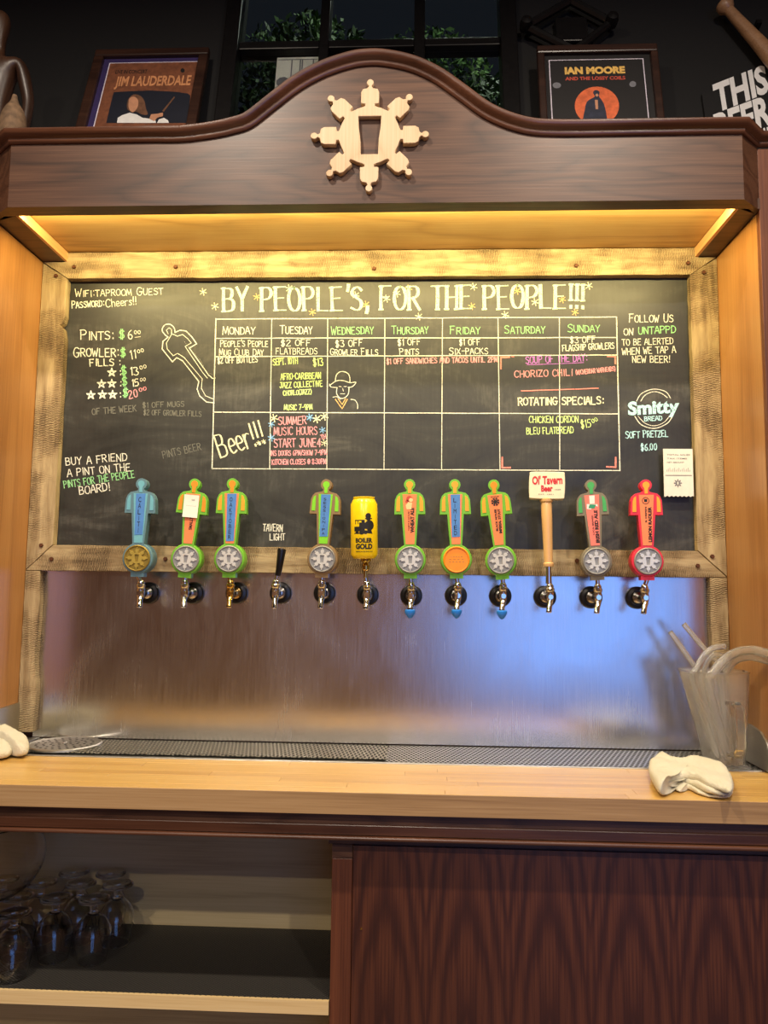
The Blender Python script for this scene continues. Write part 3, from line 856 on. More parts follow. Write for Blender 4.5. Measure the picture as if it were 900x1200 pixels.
c.text('$3 OFF', 668, 402, 698, 401, 7, .95); c.text('FLAGSHIP GROWLERS', 659, 411.5, 720, 408.5, 7, 1)
c.text('$2 OFF BOTTLES', 255, 426, 302, 424.5, 6.5, 1.1)
# hatted man sketch, plain outline
c.curve([(393, 447), (394, 440), (398, 436), (403, 435.5), (408, 438), (410, 443), (410, 448)], 1.1); c.curve([(386, 452), (394, 446.5), (402, 446), (410, 448.5), (417, 448), (413, 453), (408, 454)], 1.1)
c.curve([(386, 450), (388, 453.5), (394, 454)], .9); c.curve([(395, 454), (394.5, 461), (398, 466), (403, 466.5), (408, 462), (409, 454)], 1)
c.line((397, 453), (400, 453), w=.8); c.line((403, 453), (406, 453), w=.8); c.line((401.5, 455), (402.5, 458.5), w=.7); c.line((399, 461.5), (404, 461.5), w=.8)
c.curve([(390, 465.5), (395, 465), (399, 468)], .8); c.curve([(411, 468), (416, 469), (419, 474), (419, 479)], .9)
c.done('white', 'white chalk specials and sketch of a hatted man')
c = Chalk(); c.line((393, 468), (401, 479), (407, 468), w=1.2); c.line((396, 467), (401, 474), (405, 467), w=1); c.done('orange', 'pale orange collar strokes')
c = Chalk(); c.text('Beer!!!', 258, 536.5, 311, 519, 27, 2.1, calli=.4, jit=.1); c.star(303, 519, 2.5, .9); c.star(309, 517.5, 2.5, .9)
c.text('ROTATING SPECIALS:', 607, 475, 707, 473.5, 8.5, 1.6); c.star(321, 490, 4.5, 1.4); c.star(371, 491, 4.5, 1.6); c.star(380, 488, 4.5, 1.4); c.star(380, 519, 4, 1)
c.done('cream', 'cream chalk lettering')
c = Chalk(); c.text('SEPT. 10TH', 320, 428, 349, 426, 7.5, 1.2); c.text('$13', 367, 429, 379, 428, 8.5, 1.3); c.text('AFRO-CARIBBEAN', 329, 445, 376, 443.5, 7, 1.2); c.text('JAZZ COLLECTIVE', 328, 455, 378, 452.5, 6.5, 1.2)
c.text('CHORLO(JAZZ)', 332, 463.5, 365, 461.5, 5.5, 1.1); c.text('MUSIC 7-9PM', 333, 480.5, 366, 480, 6, 1.2)
c.text('CHICKEN CORDON', 620, 495.5, 678, 495, 7.5, 1.1); c.text('BLEU FLATBREAD', 617, 509, 672, 507.5, 7.5, 1.1); c.text('$15', 681, 502, 693, 500.5, 9, 1.1); c.text('00', 694, 496, 701, 493, 4.5, .9)
c.done('lime', 'yellow green chalk lettering')
c = Chalk(); c.text('SUMMER', 326, 497.5, 359, 497, 9, 1.3); c.text('MUSIC HOURS', 321, 510, 372, 509, 9, 1.2); c.text('START JUNE4', 321, 524, 376, 523.5, 9.5, 1.4); c.text('TH', 376.5, 515, 382.5, 513.5, 5, 1.1)
c.text('INS DOORS 6PM/SHOW 7-9PM', 317, 534, 383, 533, 5.8, 1.1); c.text('KITCHEN CLOSES @ 8:30PM', 318.5, 544.5, 382, 543.5, 5.8, 1.2)
c.text('CHORIZO CHILI', 603, 442.5, 671, 440, 7.5, 1.2); c.text('(W/CHEDDAR WARHEADS)', 675, 439, 721, 434.5, 5, 1)
c.text('$1 OFF SANDWICHES AND TACOS UNTIL 2PM', 453, 426.5, 583, 424, 6, 1.15)
c.done('pink', 'pink chalk lettering')
c = Chalk(); c.text('SOUP OF THE DAY:', 616, 426, 688, 423, 8, 1.2); c.line((618, 427.5), (684, 425), w=.9); c.done('purple', 'purple chalk heading')
c = Chalk()
c.line((587, 432), (587, 419), (597, 418.5), w=2.2); c.line((712, 417.5), (721, 417.5), (721, 426), w=2.2); c.line((588.5, 536), (588.5, 548), (598, 548), w=2.2); c.line((721.5, 536), (721.5, 547.5), (711, 547), w=2.2)
c.line((611, 458), (701, 455), w=1.3); c.line((600, 418, ), (602, 418), w=1.4)
c.done('coral', 'coral chalk corner brackets and rule')
c = Chalk(); c.star(318, 497, 3.6, 1.2); c.star(363, 489, 4, 1.6); c.star(378, 504, 3.6, 1.2); c.star(318, 513, 4, 1.4); c.done('blue', 'blue chalk stars')
c = Chalk(); c.text('20', 151, 467, 162, 465, 9, 1.2); c.text('00', 163, 459, 172, 457, 4, .9); c.done('pink', 'pink chalk price')
c = Chalk(); c.text('SOFT PRETZEL', 733, 513.5, 783, 511.5, 8, 1.2, smallcaps=.9); c.text('$6.00', 751, 528, 770, 527, 7.5, 1.3); c.text('BREAD', 755, 493.5, 776, 492.5, 5, 1.2); c.done('cyan', 'pale cyan chalk lettering')
m = MB(); p0 = at(736, 490, y=-.0013); p1 = at(796, 469, y=-.0013)
text_into(m, 'Smitty', (p0.x, p0.z - BZ0, p1.x, p1.z - BZ0), .045, y=-.0014, shear=.06)
m.build('chalk_lettering', CH['cyan'], cb, label='fat pale cyan rounded logo lettering')
c = Chalk(-.0008); c.text('OF THE WEEK', 108, 486, 160, 482, 7, 1.2); c.text('$1 OFF MUGS', 167, 478, 216, 476, 6, 1); c.text('$2 OFF GROWLER FILLS', 168, 486, 236, 488, 6, 1); c.text('PINTS BEER', 191, 537, 236, 527, 8, 1)
c.done('ghost', 'faint rubbed out chalk lettering')

# receipt on the board's right edge
ta = at(777, 526, y=-.026); tb = at(813, 582, y=-.026)
rc = thing('paper_slip', 'white printed paper slip with star logo taped to the right frame', 'paper', (ta.x, -.026, tb.z))
W_, H_ = tb.x - ta.x, ta.z - tb.z
pl = [(0, 0)] + [(W_ * (i + .5) / 14, .002 if i % 2 else -.001) for i in range(14)] + [(W_, 0), (W_, H_), (0, H_)]
MB().prism(pl, -.0008, .0008).build('sheet', MAT['paper'], rc)
m = MB()
for k in range(3): text_into(m, ['TOTAL SALES', 'TAX ITEMS', 'NET AMOUNT'][k], (W_ * .12, H_ * (.86 - .08 * k), W_ * (.9 - .1 * k), H_ * (.89 - .08 * k)), .01, y=-.0012)
for k in range(16): m.box(W_ * (.1 + .052 * k), W_ * (.1 + .052 * k) + .0009, -.0012, -.0010, H_ * .52, H_ * (.56 + .02 * (k % 3)))
m.box(W_ * .05, W_ * .95, -.0012, -.0010, H_ * .435, H_ * .45)
m.build('printing', MAT['greyink'], rc)
el = shape2d('star_logo', [[(x, z) for x, z in emblem_loops(.011)[0]], emblem_loops(.011)[1]], .0003, MAT['greyink'], rc); el.location = (W_ * .47, -.001, H_ * .28)

# ------------------------------------------------------------------ taps
YA = -.086


def col(name, rgb, rough=.4):
    return plain(name, rgb, rough, 0, .5, var=.05)


GREEN = col('lime_green_paint', (116, 186, 52)); ORANGE = col('orange_paint', (250, 146, 30)); YORANGE = col('amber_paint', (250, 168, 44))
TEAL = col('slate_blue_paint', (96, 132, 146)); LTEAL = col('pale_teal_paint', (112, 178, 196)); BRONZE = col('bronze_paint', (142, 116, 78))
LIME = col('bright_green_paint', (130, 214, 40)); SALMON = col('salmon_print', (255, 140, 84)); PINKP = col('pink_print', (250, 128, 112)); RED = col('raspberry_red_paint', (222, 44, 66))
TAUPE = col('taupe_paint', (128, 118, 96)); GREEN2 = col('mid_green_paint', (72, 172, 92)); TAPE = plain('blue_masking_tape', (78, 134, 206), .75, var=.08)
YELLOW = col('can_yellow', (252, 212, 24), .25); SILVER = plain('cast_silver', (214, 214, 212), .4, .3, var=.06); SILVER_SHADE = plain('cast_silver_shaded', (150, 150, 150), .5, .3, var=.1); GOLD_SHADE = plain('cast_gold_shaded', (150, 128, 56), .45, .4, var=.1); GOLD = plain('cast_gold', (214, 190, 96), .32, .6, var=.1)  # recess tones are the same castings with shade painted in around the emblem
CREAM = col('cream_enamel', (240, 230, 200), .3); BROWN = col('dark_brown_paint', (58, 36, 26)); CRED = col('sign_red', (206, 34, 44))
SKIN = col('printed_skin', (250, 210, 150)); HAIR = col('printed_red_hair', (196, 76, 50)); PGREEN = col('printed_green', (50, 150, 110))

body_half = [(.016, .0), (.016, .012)]
def handle_outline():
    h = [(.0145, .079), (.0205, .158), (.0385, .158), (.0375, .180), (.0365, .194), (.0325, .204), (.026, .2105), (.017, .2125), (.009, .2145), (.0072, .2175), (.0072, .2195)]
    head = [(.0140 * math.sin(R(a)), .2315 + .0140 * math.cos(R(a))) for a in range(148, -149, -20)]
    rt = [(.0145, .070)] + h
    return rt + head + [(-x, z) for x, z in rt[::-1]]


_cache = {}


def tap(px_ring, py_ring, px_body, py_tip, px_col, py_col, label, metal='chrome'):
    ring = at(px_ring, py_ring, y=-.004)
    bp = at(px_body, py_ring, y=YA)
    t0 = thing('beer_tap', label, 'tap', (ring.x, -.001, ring.z), group='beer taps in a row along the wooden rail')
    M_ = MAT[metal]
    MB().lathe([(.024, 0), (.0285, -.002), (.0285, -.007), (.026, -.011), (.019, -.0125), (.018, -.009)], 32, 'Y').build('flange', MAT['black_plastic'], t0, smooth=True)
    dx = bp.x - ring.x; dz = bp.z - ring.z
    # shank: nut and cone reaching forward to the body
    n = MB(); n.lathe([(.0155, -.009), (.0165, -.014), (.0165, -.022), (.0125, -.030), (.0105, -.040), (.0085, -.052)], 24, 'Y')
    for i in range(len(n.v)):
        x, y, z = n.v[i]; k = min(1, max(0, (-y - .02) / .05)); n.v[i] = (x + dx * k * .6, y, z + dz * k * .6)
    n.tube([(dx * .5, -.048, dz * .5), (dx, YA + .004, dz)], [.0085, .0080], 16)
    n.build('shank', M_, t0, smooth=True)
    # vertical body with bonnet and spout
    cpos = at(px_col, py_col, y=YA)
    hx = cpos.x - ring.x; hz = cpos.z - ring.z
    b = MB()
    b.lathe([(.0075, -.012), (.0095, -.006), (.0098, .006), (.0088, .012), (.0105, .014), (.0112, .020), (.0088, .023), (.0092, .026), (.0074, .030), (.0054, .033)], 20, 'Z', (dx, YA, dz))
    b.lathe([(.0075, 0), (.0075, -.0105), (.006, -.0125), (.001, -.0127)], 16, 'Y', (dx, YA, dz))
    b.build('faucet_body', M_, t0, smooth=True)
    MB().tube([(dx, YA, dz + .028), (dx + (hx - dx) * .5, YA, (dz + .028 + hz) / 2), (hx, YA, hz + .002)], [.0048, .0052, .0056], 12).build('lever_collar', M_, t0, smooth=True)
    tip = at(px_body - 1.5, py_tip, y=YA - .016)
    tx, tz = tip.x - ring.x, tip.z - ring.z
    q = MB().tube([(dx, YA, dz - .006), (dx, YA - .004, dz - .014), ((dx + tx) / 2, YA - .010, (dz + tz) / 2 - .004), (tx, YA - .016, tz)], [.0082, .0070, .0064, .0066], 16)
    q.tube([(tx, YA - .016, tz), (tx, YA - .0161, tz - .001)], .0072, 16)
    q.build('spout', M_, t0, smooth=True)
    t0['tip'] = (tx, YA - .016, tz)
    return t0, hx, hz, ring


def figure_handle(t0, hx, hz, ring, head_px, head_py, yaw, paint, arm, headc, torso, medal='silver', tape=None, tapefrac=1, words=None, lab=None):
    hp = at(head_px, head_py, y=YA - .014)
    lean = math.atan2(hp.x - ring.x - hx, hp.z - ring.z - hz)
    fy = YA - .014
    rot = Matrix.Translation((hx, fy + .014, hz)) @ Matrix.Rotation(lean, 4, 'Y') @ Matrix.Rotation(R(yaw), 4, 'Z') @ Matrix.Translation((0, -.014, 0))
    zs = (hp.z - ring.z - hz) / .2315

    def fin(o):
        o.matrix_local = rot @ Matrix.Diagonal((1, 1, zs, 1)); return o
    # body
    h = MB().prism(handle_outline(), 0, .027)
    h.lathe([(.030, .044), (.0385, .040), (.0385, .004), (.0365, .0005), (.020, 0)], 40, 'Y', (0, 0, .046))
    h.box(-.016, .016, .004, .034, 0, .016)
    H = h.build('handle', paint, t0, bevel=.0012); fin(H)
    def sub(name, mb, mat, par=H, bevel=0, label=None):
        o = mb.build(name, mat, par, bevel=bevel, label=label); return o
    sub('arm_inlay', MB().prism([(.0245, .1655), (.0335, .1655), (.0328, .190), (.030, .200), (.0245, .2045)], -.0010, .002), arm)
    sub('arm_inlay', MB().prism([(-.0245, .1655), (-.0335, .1655), (-.0328, .190), (-.030, .200), (-.0245, .2045)], -.0010, .002), arm)
    hd = [(-.0038, .2105), (.0038, .2105), (.0042, .2215)] + [(.0085 * math.sin(R(a)), .2315 + .0085 * math.cos(R(a))) for a in range(145, -146, -24)] + [(-.0042, .2215)]
    sub('head_inlay', MB().prism(hd, -.0010, .002), headc)
    sub('torso_inlay', MB().prism([(-.0105, .084), (.0105, .084), (.0178, .2075), (-.0178, .2075)], -.0010, .002), torso)
    # medallion is a part of its own with its raised emblem
    if medal:
        MM = {'silver': SILVER_SHADE, 'gold': GOLD_SHADE, 'orange': ORANGE}[medal]
        md = MB().lathe([(.0325, .003), (.0325, -.0045), (.0305, -.0065), (.0292, -.0060), (.0285, -.0036), (.001, -.0036)], 40, 'Y', (0, 0, .046)).build('medallion', MM, t0, smooth=True)
        fin(md)
        if medal != 'orange':
            if 'em' not in _cache: _cache['em'] = shape2d('raised_emblem', emblem_loops(.0270), .0032, SILVER, None).data; D.objects.remove([o for o in D.objects if o.data == _cache['em']][0])
            me = _cache['em']
            if medal == 'gold':
                me = me.copy(); me.materials.clear(); me.materials.append(GOLD)
            e_ = D.objects.new('raised_emblem', me); COL.objects.link(e_); e_.parent = md; e_.location = (0, -.0034, .046)
        else:
            g_ = MB()
            for k in range(3): text_into(g_, ['DRAFT BEER', 'LOCALLY MADE', 'CRAFT'][0] if 0 else ['- - - - -', '= = = =', '- - - - -'][k], (-.018 + .004 * (k == 0), .052 - k * .006, .018 - .004 * (k == 0), .0533 - k * .006), .02, y=-.0040)
            g_.build('raised_lines', BRONZE, md)
    if tape:
        z0 = .2075 - (.2075 - .084) * tapefrac; f = (z0 - .084) / (.2075 - .084); wb = .0095 + .004 * f; wt = .0125
        tp = MB().prism([(-wb, z0), (wb, z0 + .001), (wt, .207), (-wt * .9, .2065)], -.0017, -.0008).build('tape_strip', TAPE, t0); fin(tp)
        g_ = MB(); n = len(tape); st = (.196 - z0) / n
        for k, ch in enumerate(tape): text_into(g_, ch, (-.0045 if ch != 'I' else -.0015, .199 - st * (k + 1) + .002, .0025 if ch != 'I' else -.0006, .199 - st * k - .001), 0.0, y=-.0021)
        g_.build('handwriting', MAT['ink'], tp)
    if words:
        g_ = MB()
        for (body, box, rot_, off) in words: text_into(g_, body, box, off, rot_, y=-.0014)
        g_.build('printed_lettering', MAT['ink'], H)
    return H, fin


def V(body, z0, z1, x0, x1, off=.03): return (body, (x0, z0, x1, z1), 90, off)


GR = 'beer taps'
# 1
a = tap(174, 695, 165, 711, 162, 676, 'tap with slate blue figure handle, blue tape and gold medallion, leftmost of the row')
figure_handle(*a, 165.5, 567, 3, TEAL, LTEAL, LTEAL, LTEAL, 'gold', tape='CALITI', tapefrac=.84)
# 2
a = tap(226.4, 695, 216.5, 711, 217, 677, 'tap with green and orange figure handle covered by a taped paper note')
H2, fin2 = figure_handle(*a, 227.5, 567, 6, GREEN, ORANGE, ORANGE, SALMON, words=[V('SMALLTWNS', .118, .170, -.002, .006)])
T2 = a[0]
# 3
a = tap(277.4, 695, 270, 711, 269, 677, 'tap with green and orange figure handle, blue tape strip and brass spout', 'brass')
figure_handle(*a, 272, 567, 3, GREEN, YORANGE, ORANGE, SALMON, tape='OAKTOBER', tapefrac=.96)
# 4
a = tap(329, 695, 323, 712, 325.5, 674, 'tap with a plain slim black lever handle under the white chalk note')
hp = at(330.6, 643, y=YA - .01)
MB().tube([(a[1], YA, a[2]), (a[1] + (hp.x - a[3].x - a[1]) * .3, YA - .003, a[2] + .012), (hp.x - a[3].x - .0005, YA - .01, hp.z - a[3].z - .003), (hp.x - a[3].x, YA - .01, hp.z - a[3].z)], [.0072, .0078, .0108, .0095], 20).build('lever_handle', MAT['black_plastic'], a[0], smooth=True, label='black tapered lever')
# 5
a = tap(380.4, 695, 377, 712, 377.5, 677, 'tap with bronze edged green figure handle and blue tape strip')
figure_handle(*a, 382.6, 568, -1, BRONZE, LIME, LIME, LIME, tape='SESSIONIPA', tapefrac=.86)
# 6 can
a = tap(431, 697, 430, 713, 428.5, 678, 'tap with a bright yellow beer can handle showing a black locomotive')
t6, hx, hz, ring = a
c0 = at(427, 655, y=YA); c1 = at(425.5, 583, y=YA)
lz = c0.z - ring.z; lx = c0.x - ring.x; CHt = c1.z - c0.z; CR = .0335
brs = MB().lathe([(.004, 0), (.005, .004), (.004, .008), (.0045, .012), (.009, .014), (.0095, .020), (.006, .023), (.0125, .027), (.0135, .030), (.008, .033)], 20, 'Z', (0, 0, 0))
sc_ = (lz - hz + .004) / .033
o = brs.build('brass_post', MAT['brass'], t6, smooth=True); o.location = (hx, YA, hz); o.scale = (1, 1, sc_)
can_p = [(.012, 0), (.026, .001), (.0285, .003), (CR, .011), (CR, CHt - .018), (.0275, CHt - .007), (.0262, CHt - .005), (.0275, CHt - .001), (.0265, CHt), (.0255, CHt - .004), (.002, CHt - .004)]
cano = MB().lathe(can_p, 48, 'Z').build('can', YELLOW, t6, smooth=True); cano.location = (lx, YA, lz); cano.rotation_euler = (R(3), R(-1), R(0))
def cmap(u, v): a_ = u / CR; rr = CR + .0004; return (rr * math.sin(a_), -rr * math.cos(a_), v)
m = MB()
text_into(m, 'BOILER', (-.020, .040, .0235, .052), .05, fmap=cmap); text_into(m, 'GOLD', (-.020, .024, .0235, .038), .06, fmap=cmap)
text_into(m, 'AMERICAN BLONDE ALE', (-.020, .017, .0235, .020), .02, fmap=cmap)
def loco(*polys):
    for pl_ in polys:
        # split wide polygons into strips that follow the curved wall
        bm = bmesh.new(); vs_ = [bm.verts.new((x, 0, z)) for x, z in pl_]; bm.faces.new(vs_)
        bmesh.ops.triangulate(bm, faces=bm.faces[:]); 
        bmesh.ops.subdivide_edges(bm, edges=bm.edges[:], cuts=2, use_grid_fill=True)
        bm.verts.index_update(); m.add([cmap(v.co.x, v.co.z) for v in bm.verts], [tuple(v.index for v in f.verts) for f in bm.faces]); bm.free()
def bx(x0, z0, x1, z1): return [(x0, z0), (x1, z0), (x1, z1), (x0, z1)]
loco(circ(.016, .083, .0125, 16), bx(.008, .095, .018, .103), circ(.013, .106, .0075, 10), bx(.005, .098, .023, .101), bx(-.010, .074, .010, .090), circ(0, .092, .0045, 8), bx(-.022, .094, .004, .0965), bx(-.021, .086, -.019, .095), bx(-.014, .086, -.012, .095),
     bx(-.024, .068, .004, .080), circ(-.016, .066, .0045, 10), circ(-.004, .066, .006, 10), circ(.006, .066, .005, 10), bx(-.024, .062, .006, .065), [(.008, .064), (.024, .062), (.020, .072), (.010, .072)])
m.build('printed_lettering', MAT['ink'], cano)
# 7
a = tap(482, 698, 482, 714, 481, 678, 'tap with green and orange figure handle showing a red haired woman, blue plug below'); T7 = a
H, _ = figure_handle(*a, 480, 568, 0, GREEN, YORANGE, YORANGE, SALMON, words=[V('WHEAT ALE', .112, .174, .001, .011, .05), V('FAMOUS HOUSE', .118, .165, -.0045, -.001, .02)])
MB().poly(circ(-.001, .196, .0075, 12), -.0014).poly(circ(-.007, .190, .004, 8), -.0014).build('printed_hair', HAIR, H)
MB().poly(circ(.003, .193, .005, 10), -.0016).poly([(-.008, .170), (.004, .170), (.006, .186), (-.004, .188), (-.010, .180)], -.0015).build('printed_portrait', SKIN, H)
# 8
a = tap(534.3, 698, 536.5, 714, 535, 678, 'tap with orange disc and long blue tape on its green figure handle'); T8 = a
figure_handle(*a, 533, 568, 0, GREEN, YORANGE, YORANGE, SALMON, 'orange', tape='LIMITED', tapefrac=.86)
# 9
a = tap(586.3, 698.5, 589.5, 715, 589, 679, 'tap with green and orange figure handle printed with a black wheel'); T9 = a
H, _ = figure_handle(*a, 579.5, 568, -8, GREEN, YORANGE, ORANGE, SALMON, words=[V('IMPERIAL STOUT', .112, .172, .003, .010, .05), V('BLACK HOUSE', .118, .172, -.0045, .001, .05)])
m = MB()
for k in range(8):
    aa, bb = R(45 * k + 6), R(45 * k + 39)
    m.poly([(.0035 * math.cos(aa), .190 + .0035 * math.sin(aa)), (.0105 * math.cos(aa), .190 + .0105 * math.sin(aa)), (.0105 * math.cos(bb), .190 + .0105 * math.sin(bb)), (.0035 * math.cos(bb), .190 + .0035 * math.sin(bb))], -.0015)
m.poly(circ(0, .190, .004, 10), -.0015); text_into(m, 'PEOPLES', (-.010, .201, .010, .204), .03, y=-.0015)
m.build('printed_wheel', MAT['ink'], H)
# 10
a = tap(638.6, 699.5, 644.5, 717, 643, 684, 'tap with tall turned wooden handle under a cream block sign')
t10, hx, hz, ring = a
w0 = at(642.8, 664, y=YA); w1 = at(640, 584, y=YA)
MB().tube([(hx, YA, hz), (w0.x - ring.x, YA, w0.z - ring.z)], [.0075, .0062], 16).build('ferrule', MAT['chrome'], t10, smooth=True)
P0 = Vector((w0.x - ring.x, YA, w0.z - ring.z)); P1 = Vector((w1.x - ring.x, YA, w1.z - ring.z))
fr_ = [(0, .012), (.02, .0133), (.045, .0133), (.06, .0105), (.3, .0115), (.6, .0128), (.9, .0138), (.93, .0125), (.95, .016), (.985, .0165), (1, .014)]
MB().tube([P0.lerp(P1, f) for f, r in fr_], [r for f, r in fr_], 24).build('wooden_grip', MAT['handle_wood'], t10, smooth=True, label='turned pale wooden grip')
bc = at(640.7, 569.5, y=YA)
blk = MB()
bw, bh = .0425, .033
out = catmull([(-bw, -bh * .82), (-bw * .9, -bh), (0, -bh * 1.03), (bw * .9, -bh), (bw, -bh * .82), (bw * 1.03, 0), (bw, bh * .82), (bw * .9, bh), (0, bh * 1.03), (-bw * .9, bh), (-bw, bh * .82), (-bw * 1.03, 0)], 3, True)
blk.prism(out, -.014, .022)
B_ = blk.build('sign_block', CREAM, t10, bevel=.003); B_.location = (bc.x - ring.x, YA, bc.z - ring.z); B_.rotation_euler = (0, R(1.5), R(-8))
m = MB(); text_into(m, "Ol' Tavern", (-.036, .002, .037, .024), .035, rot=2, y=-.0146); text_into(m, 'Beer', (-.014, -.016, .014, .000), .04, rot=2, y=-.0146)
m.build('printed_lettering', CRED, B_); m = MB(); text_into(m, 'EST. 1901', (-.02, -.024, .016, -.0215), .01, y=-.0146); text_into(m, 'LAGER', (.018, -.012, .034, -.009), .01, y=-.0146); m.build('small_print', MAT['greyink'], B_)
# 11
a = tap(692.5, 700, 700.5, 718, 700, 680, 'tap with taupe edged green figure handle printed pink')
H, _ = figure_handle(*a, 693, 568.5, -7, TAUPE, GREEN2, GREEN2, PINKP, words=[V('IRISH RED ALE', .090, .170, .002, .011, .05), V('LOCAL BREWED', .110, .158, -.004, 0, .02)])
MB().poly([(-.006, .186), (.006, .186), (.007, .206), (-.006, .206)], -.0014).poly([(-.014, .174), (-.004, .172), (.002, .182), (.013, .178), (.012, .184), (-.013, .186)], -.0014).build('printed_patch', MAT['white_ink'], H)
MB().poly([(-.010, .176), (.004, .174), (.009, .183), (-.006, .185)], -.0016).build('printed_leaf', PGREEN, H)
# 12
a = tap(746.5, 700.5, 755.5, 718.5, 758, 680, 'tap with raspberry red figure handle, rightmost of the row')
H, _ = figure_handle(*a, 757.5, 568.5, -5, RED, YORANGE, YORANGE, SALMON, words=[V('LEMON RADLER', .092, .178, .003, .0115, .05), V('IL HEFEN', .140, .178, -.004, .000, .04)])
m = MB()
for k in range(24):
    aa, bb = R(15 * k), R(15 * k + 15)
    m.poly([(-.002 + .0072 * math.cos(aa), .193 + .0072 * math.sin(aa)), (-.002 + .0086 * math.cos(aa), .193 + .0086 * math.sin(aa)), (-.002 + .0086 * math.cos(bb), .193 + .0086 * math.sin(bb)), (-.002 + .0072 * math.cos(bb), .193 + .0072 * math.sin(bb))], -.0015)
m.poly([(-.0055, .190), (.0015, .190), (.002, .197), (-.006, .197)], -.0015)
m.build('printed_roundel', MAT['ink'], H)

# plugs under three spouts
for (T, lb) in ((T7, 'blue rubber plug under the tap with the woman print'), (T8, 'blue rubber plug under the tap with the orange disc'), (T9, 'blue rubber plug under the tap with the black wheel print')):
    t0 = T[0]; x, y, z = t0['tip']; b = t0.location
    o = MB().lathe([(.0105, 0), (.0128, -.002), (.0130, -.007), (.0105, -.012), (.0060, -.019), (.001, -.022)], 20, 'Z').build('spout_plug', MAT['blue_plastic'], smooth=True)
    MBt = None
    o.location = (b[0] + x, b[1] + y, b[2] + z - .0005)
    tag(o, lb, 'plug', 'blue spout plugs')
for o in D.objects:
    if 'tip' in o: del o['tip']

# taped note on handle of tap 2
bpy.context.view_layer.update()
t0 = thing('paper_note', 'small white paper note taped over a green and orange tap handle', 'note')
t0.matrix_world = T2.matrix_world @ H2.matrix_local
n_ = 6; vs = []; fs = []
for j in range(n_ + 1):
    for i in range(3):
        u = i / 2; v = j / n_
        x = -.0205 + .037 * u + .0015 * (1 - v); z = .148 + .056 * v - .003 * u * 0; y = -.0028 - .004 * (1 - v) ** 2
        vs.append((x - .001, y, z))
fs = [(j * 3 + i, j * 3 + i + 1, (j + 1) * 3 + i + 1, (j + 1) * 3 + i) for j in range(n_) for i in range(2)]
o = MB().add(vs, fs).build('note_sheet', MAT['paper'], t0)
sdf = o.modifiers.new('s', 'SOLIDIFY'); sdf.thickness = .0004
m = MB(); text_into(m, 'out', (-.002, .190, .006, .194), .01, y=-.0034); text_into(m, 'tapped', (-.014, .174, .010, .178), .0, y=-.0038)
m.build('pencil_writing', MAT['greyink'], t0)

# ------------------------------------------------------------------ worktop, drip tray, splashes
wt = thing('worktop', 'long butcher block worktop of maple strips under the taps', 'worktop', (0, 0, ZC))
X0, X1 = -1.9, 1.9
yb, yf = -.2045, -.455
ns = 7; dy = (yb - yf) / ns; rnd = random.Random(5)
stave = []
for k in range(ns):
    x = X0 - rnd.uniform(0, .5)
    while x < X1:
        L = rnd.uniform(.35, .8); xa, xb = max(x, X0), min(x + L, X1)
        if xb > xa + .01:
            y1 = yb - k * dy; y0 = y1 - dy
            h = rnd.uniform(-.0003, 0)
            o = MB().box(xa + .0003, xb - .0003, y0 + .0002 + (.001 if k == ns - 1 else 0), y1 - .0002, -.041, h).build('stave', MAT['maple'], wt, bevel=.0005)
            # shift the grain so that neighbouring strips differ
            dz_ = rnd.uniform(-3, 3)
            for v in o.data.vertices: v.co.x += dz_
            o.location.x = -dz_
        x += L
MB().box(X0, X1, yf - .002, yf + .0008, -.042, -.0002).build('front_edge', MAT['maple_edge'], wt, bevel=.0008)

tr = thing('drip_tray', 'long stainless drip tray with perforated grates along the steel panel', 'tray', (0, 0, ZC))
MB().box(-1.026, XR - .001, -.204, -.0005, -.03, -.0045).build('tray_pan', MAT['steel_flat'], tr)
MB().box(-1.026, XR - .001, -.204, -.194, -.012, .002).build('front_lip', MAT['steel_flat'], tr, bevel=.001)
MB().box(-1.026, -.975, -.16, -.001, -.012, .003).build('end_ledge', MAT['steel_flat'], tr, bevel=.001)
xs = at(455, 880, z=ZC).x
def grate(xa, xb, mat, yfr, n):
    pl_ = [(xb, -.002), (xa, -.002)]
    for i in range(n + 1):
        x = xa + (xb - xa) * i / n
        pl_.append((x, yfr + (.0022 if i % 2 else 0)))
    vs = [(x, y, -.001) for x, y in pl_] + [(x, y, .0012) for x, y in pl_]; N = len(pl_)
    return MB().add(vs, [tuple(range(N))[::-1], tuple(range(N, 2 * N))] + [(i, (i + 1) % N, (i + 1) % N + N, i + N) for i in range(N)]).build('grate', mat, tr)
grate(-.972, xs - .002, MAT['perf_slot'], -.160, 150)
grate(xs, XR - .002, MAT['perf_hole'], -.188, 130)
dc = at(78, 873, z=ZC)
dd = thing('drain_cover', 'round perforated steel drain cover at the left end of the drip tray', 'cover', (dc.x, dc.y - .01, ZC + .0013))
rx = .088
MB().lathe([(rx, 0), (rx, .004), (rx - .004, .006), (rx - .008, .0045), (.001, .0045)], 48, 'Z').build('cover_plate', MAT['steel_flat'], dd, smooth=True)
m = MB()
for rr, n in ((.015, 6), (.032, 12), (.049, 18), (.066, 24)):
    for i in range(n):
        a_ = 2 * PI * i / n; m.lathe([(.0034, 0), (.0034, .0003)], 8, 'Z', (rr * math.cos(a_), rr * math.sin(a_), .0047))
m.build('drain_holes', MAT['ink'], dd)['kind'] = 'stuff'
MB().lathe([(.006, .005), (.006, .007), (.003, .0085)], 12, 'Z').build('centre_knob', MAT['chrome'], dd, smooth=True)

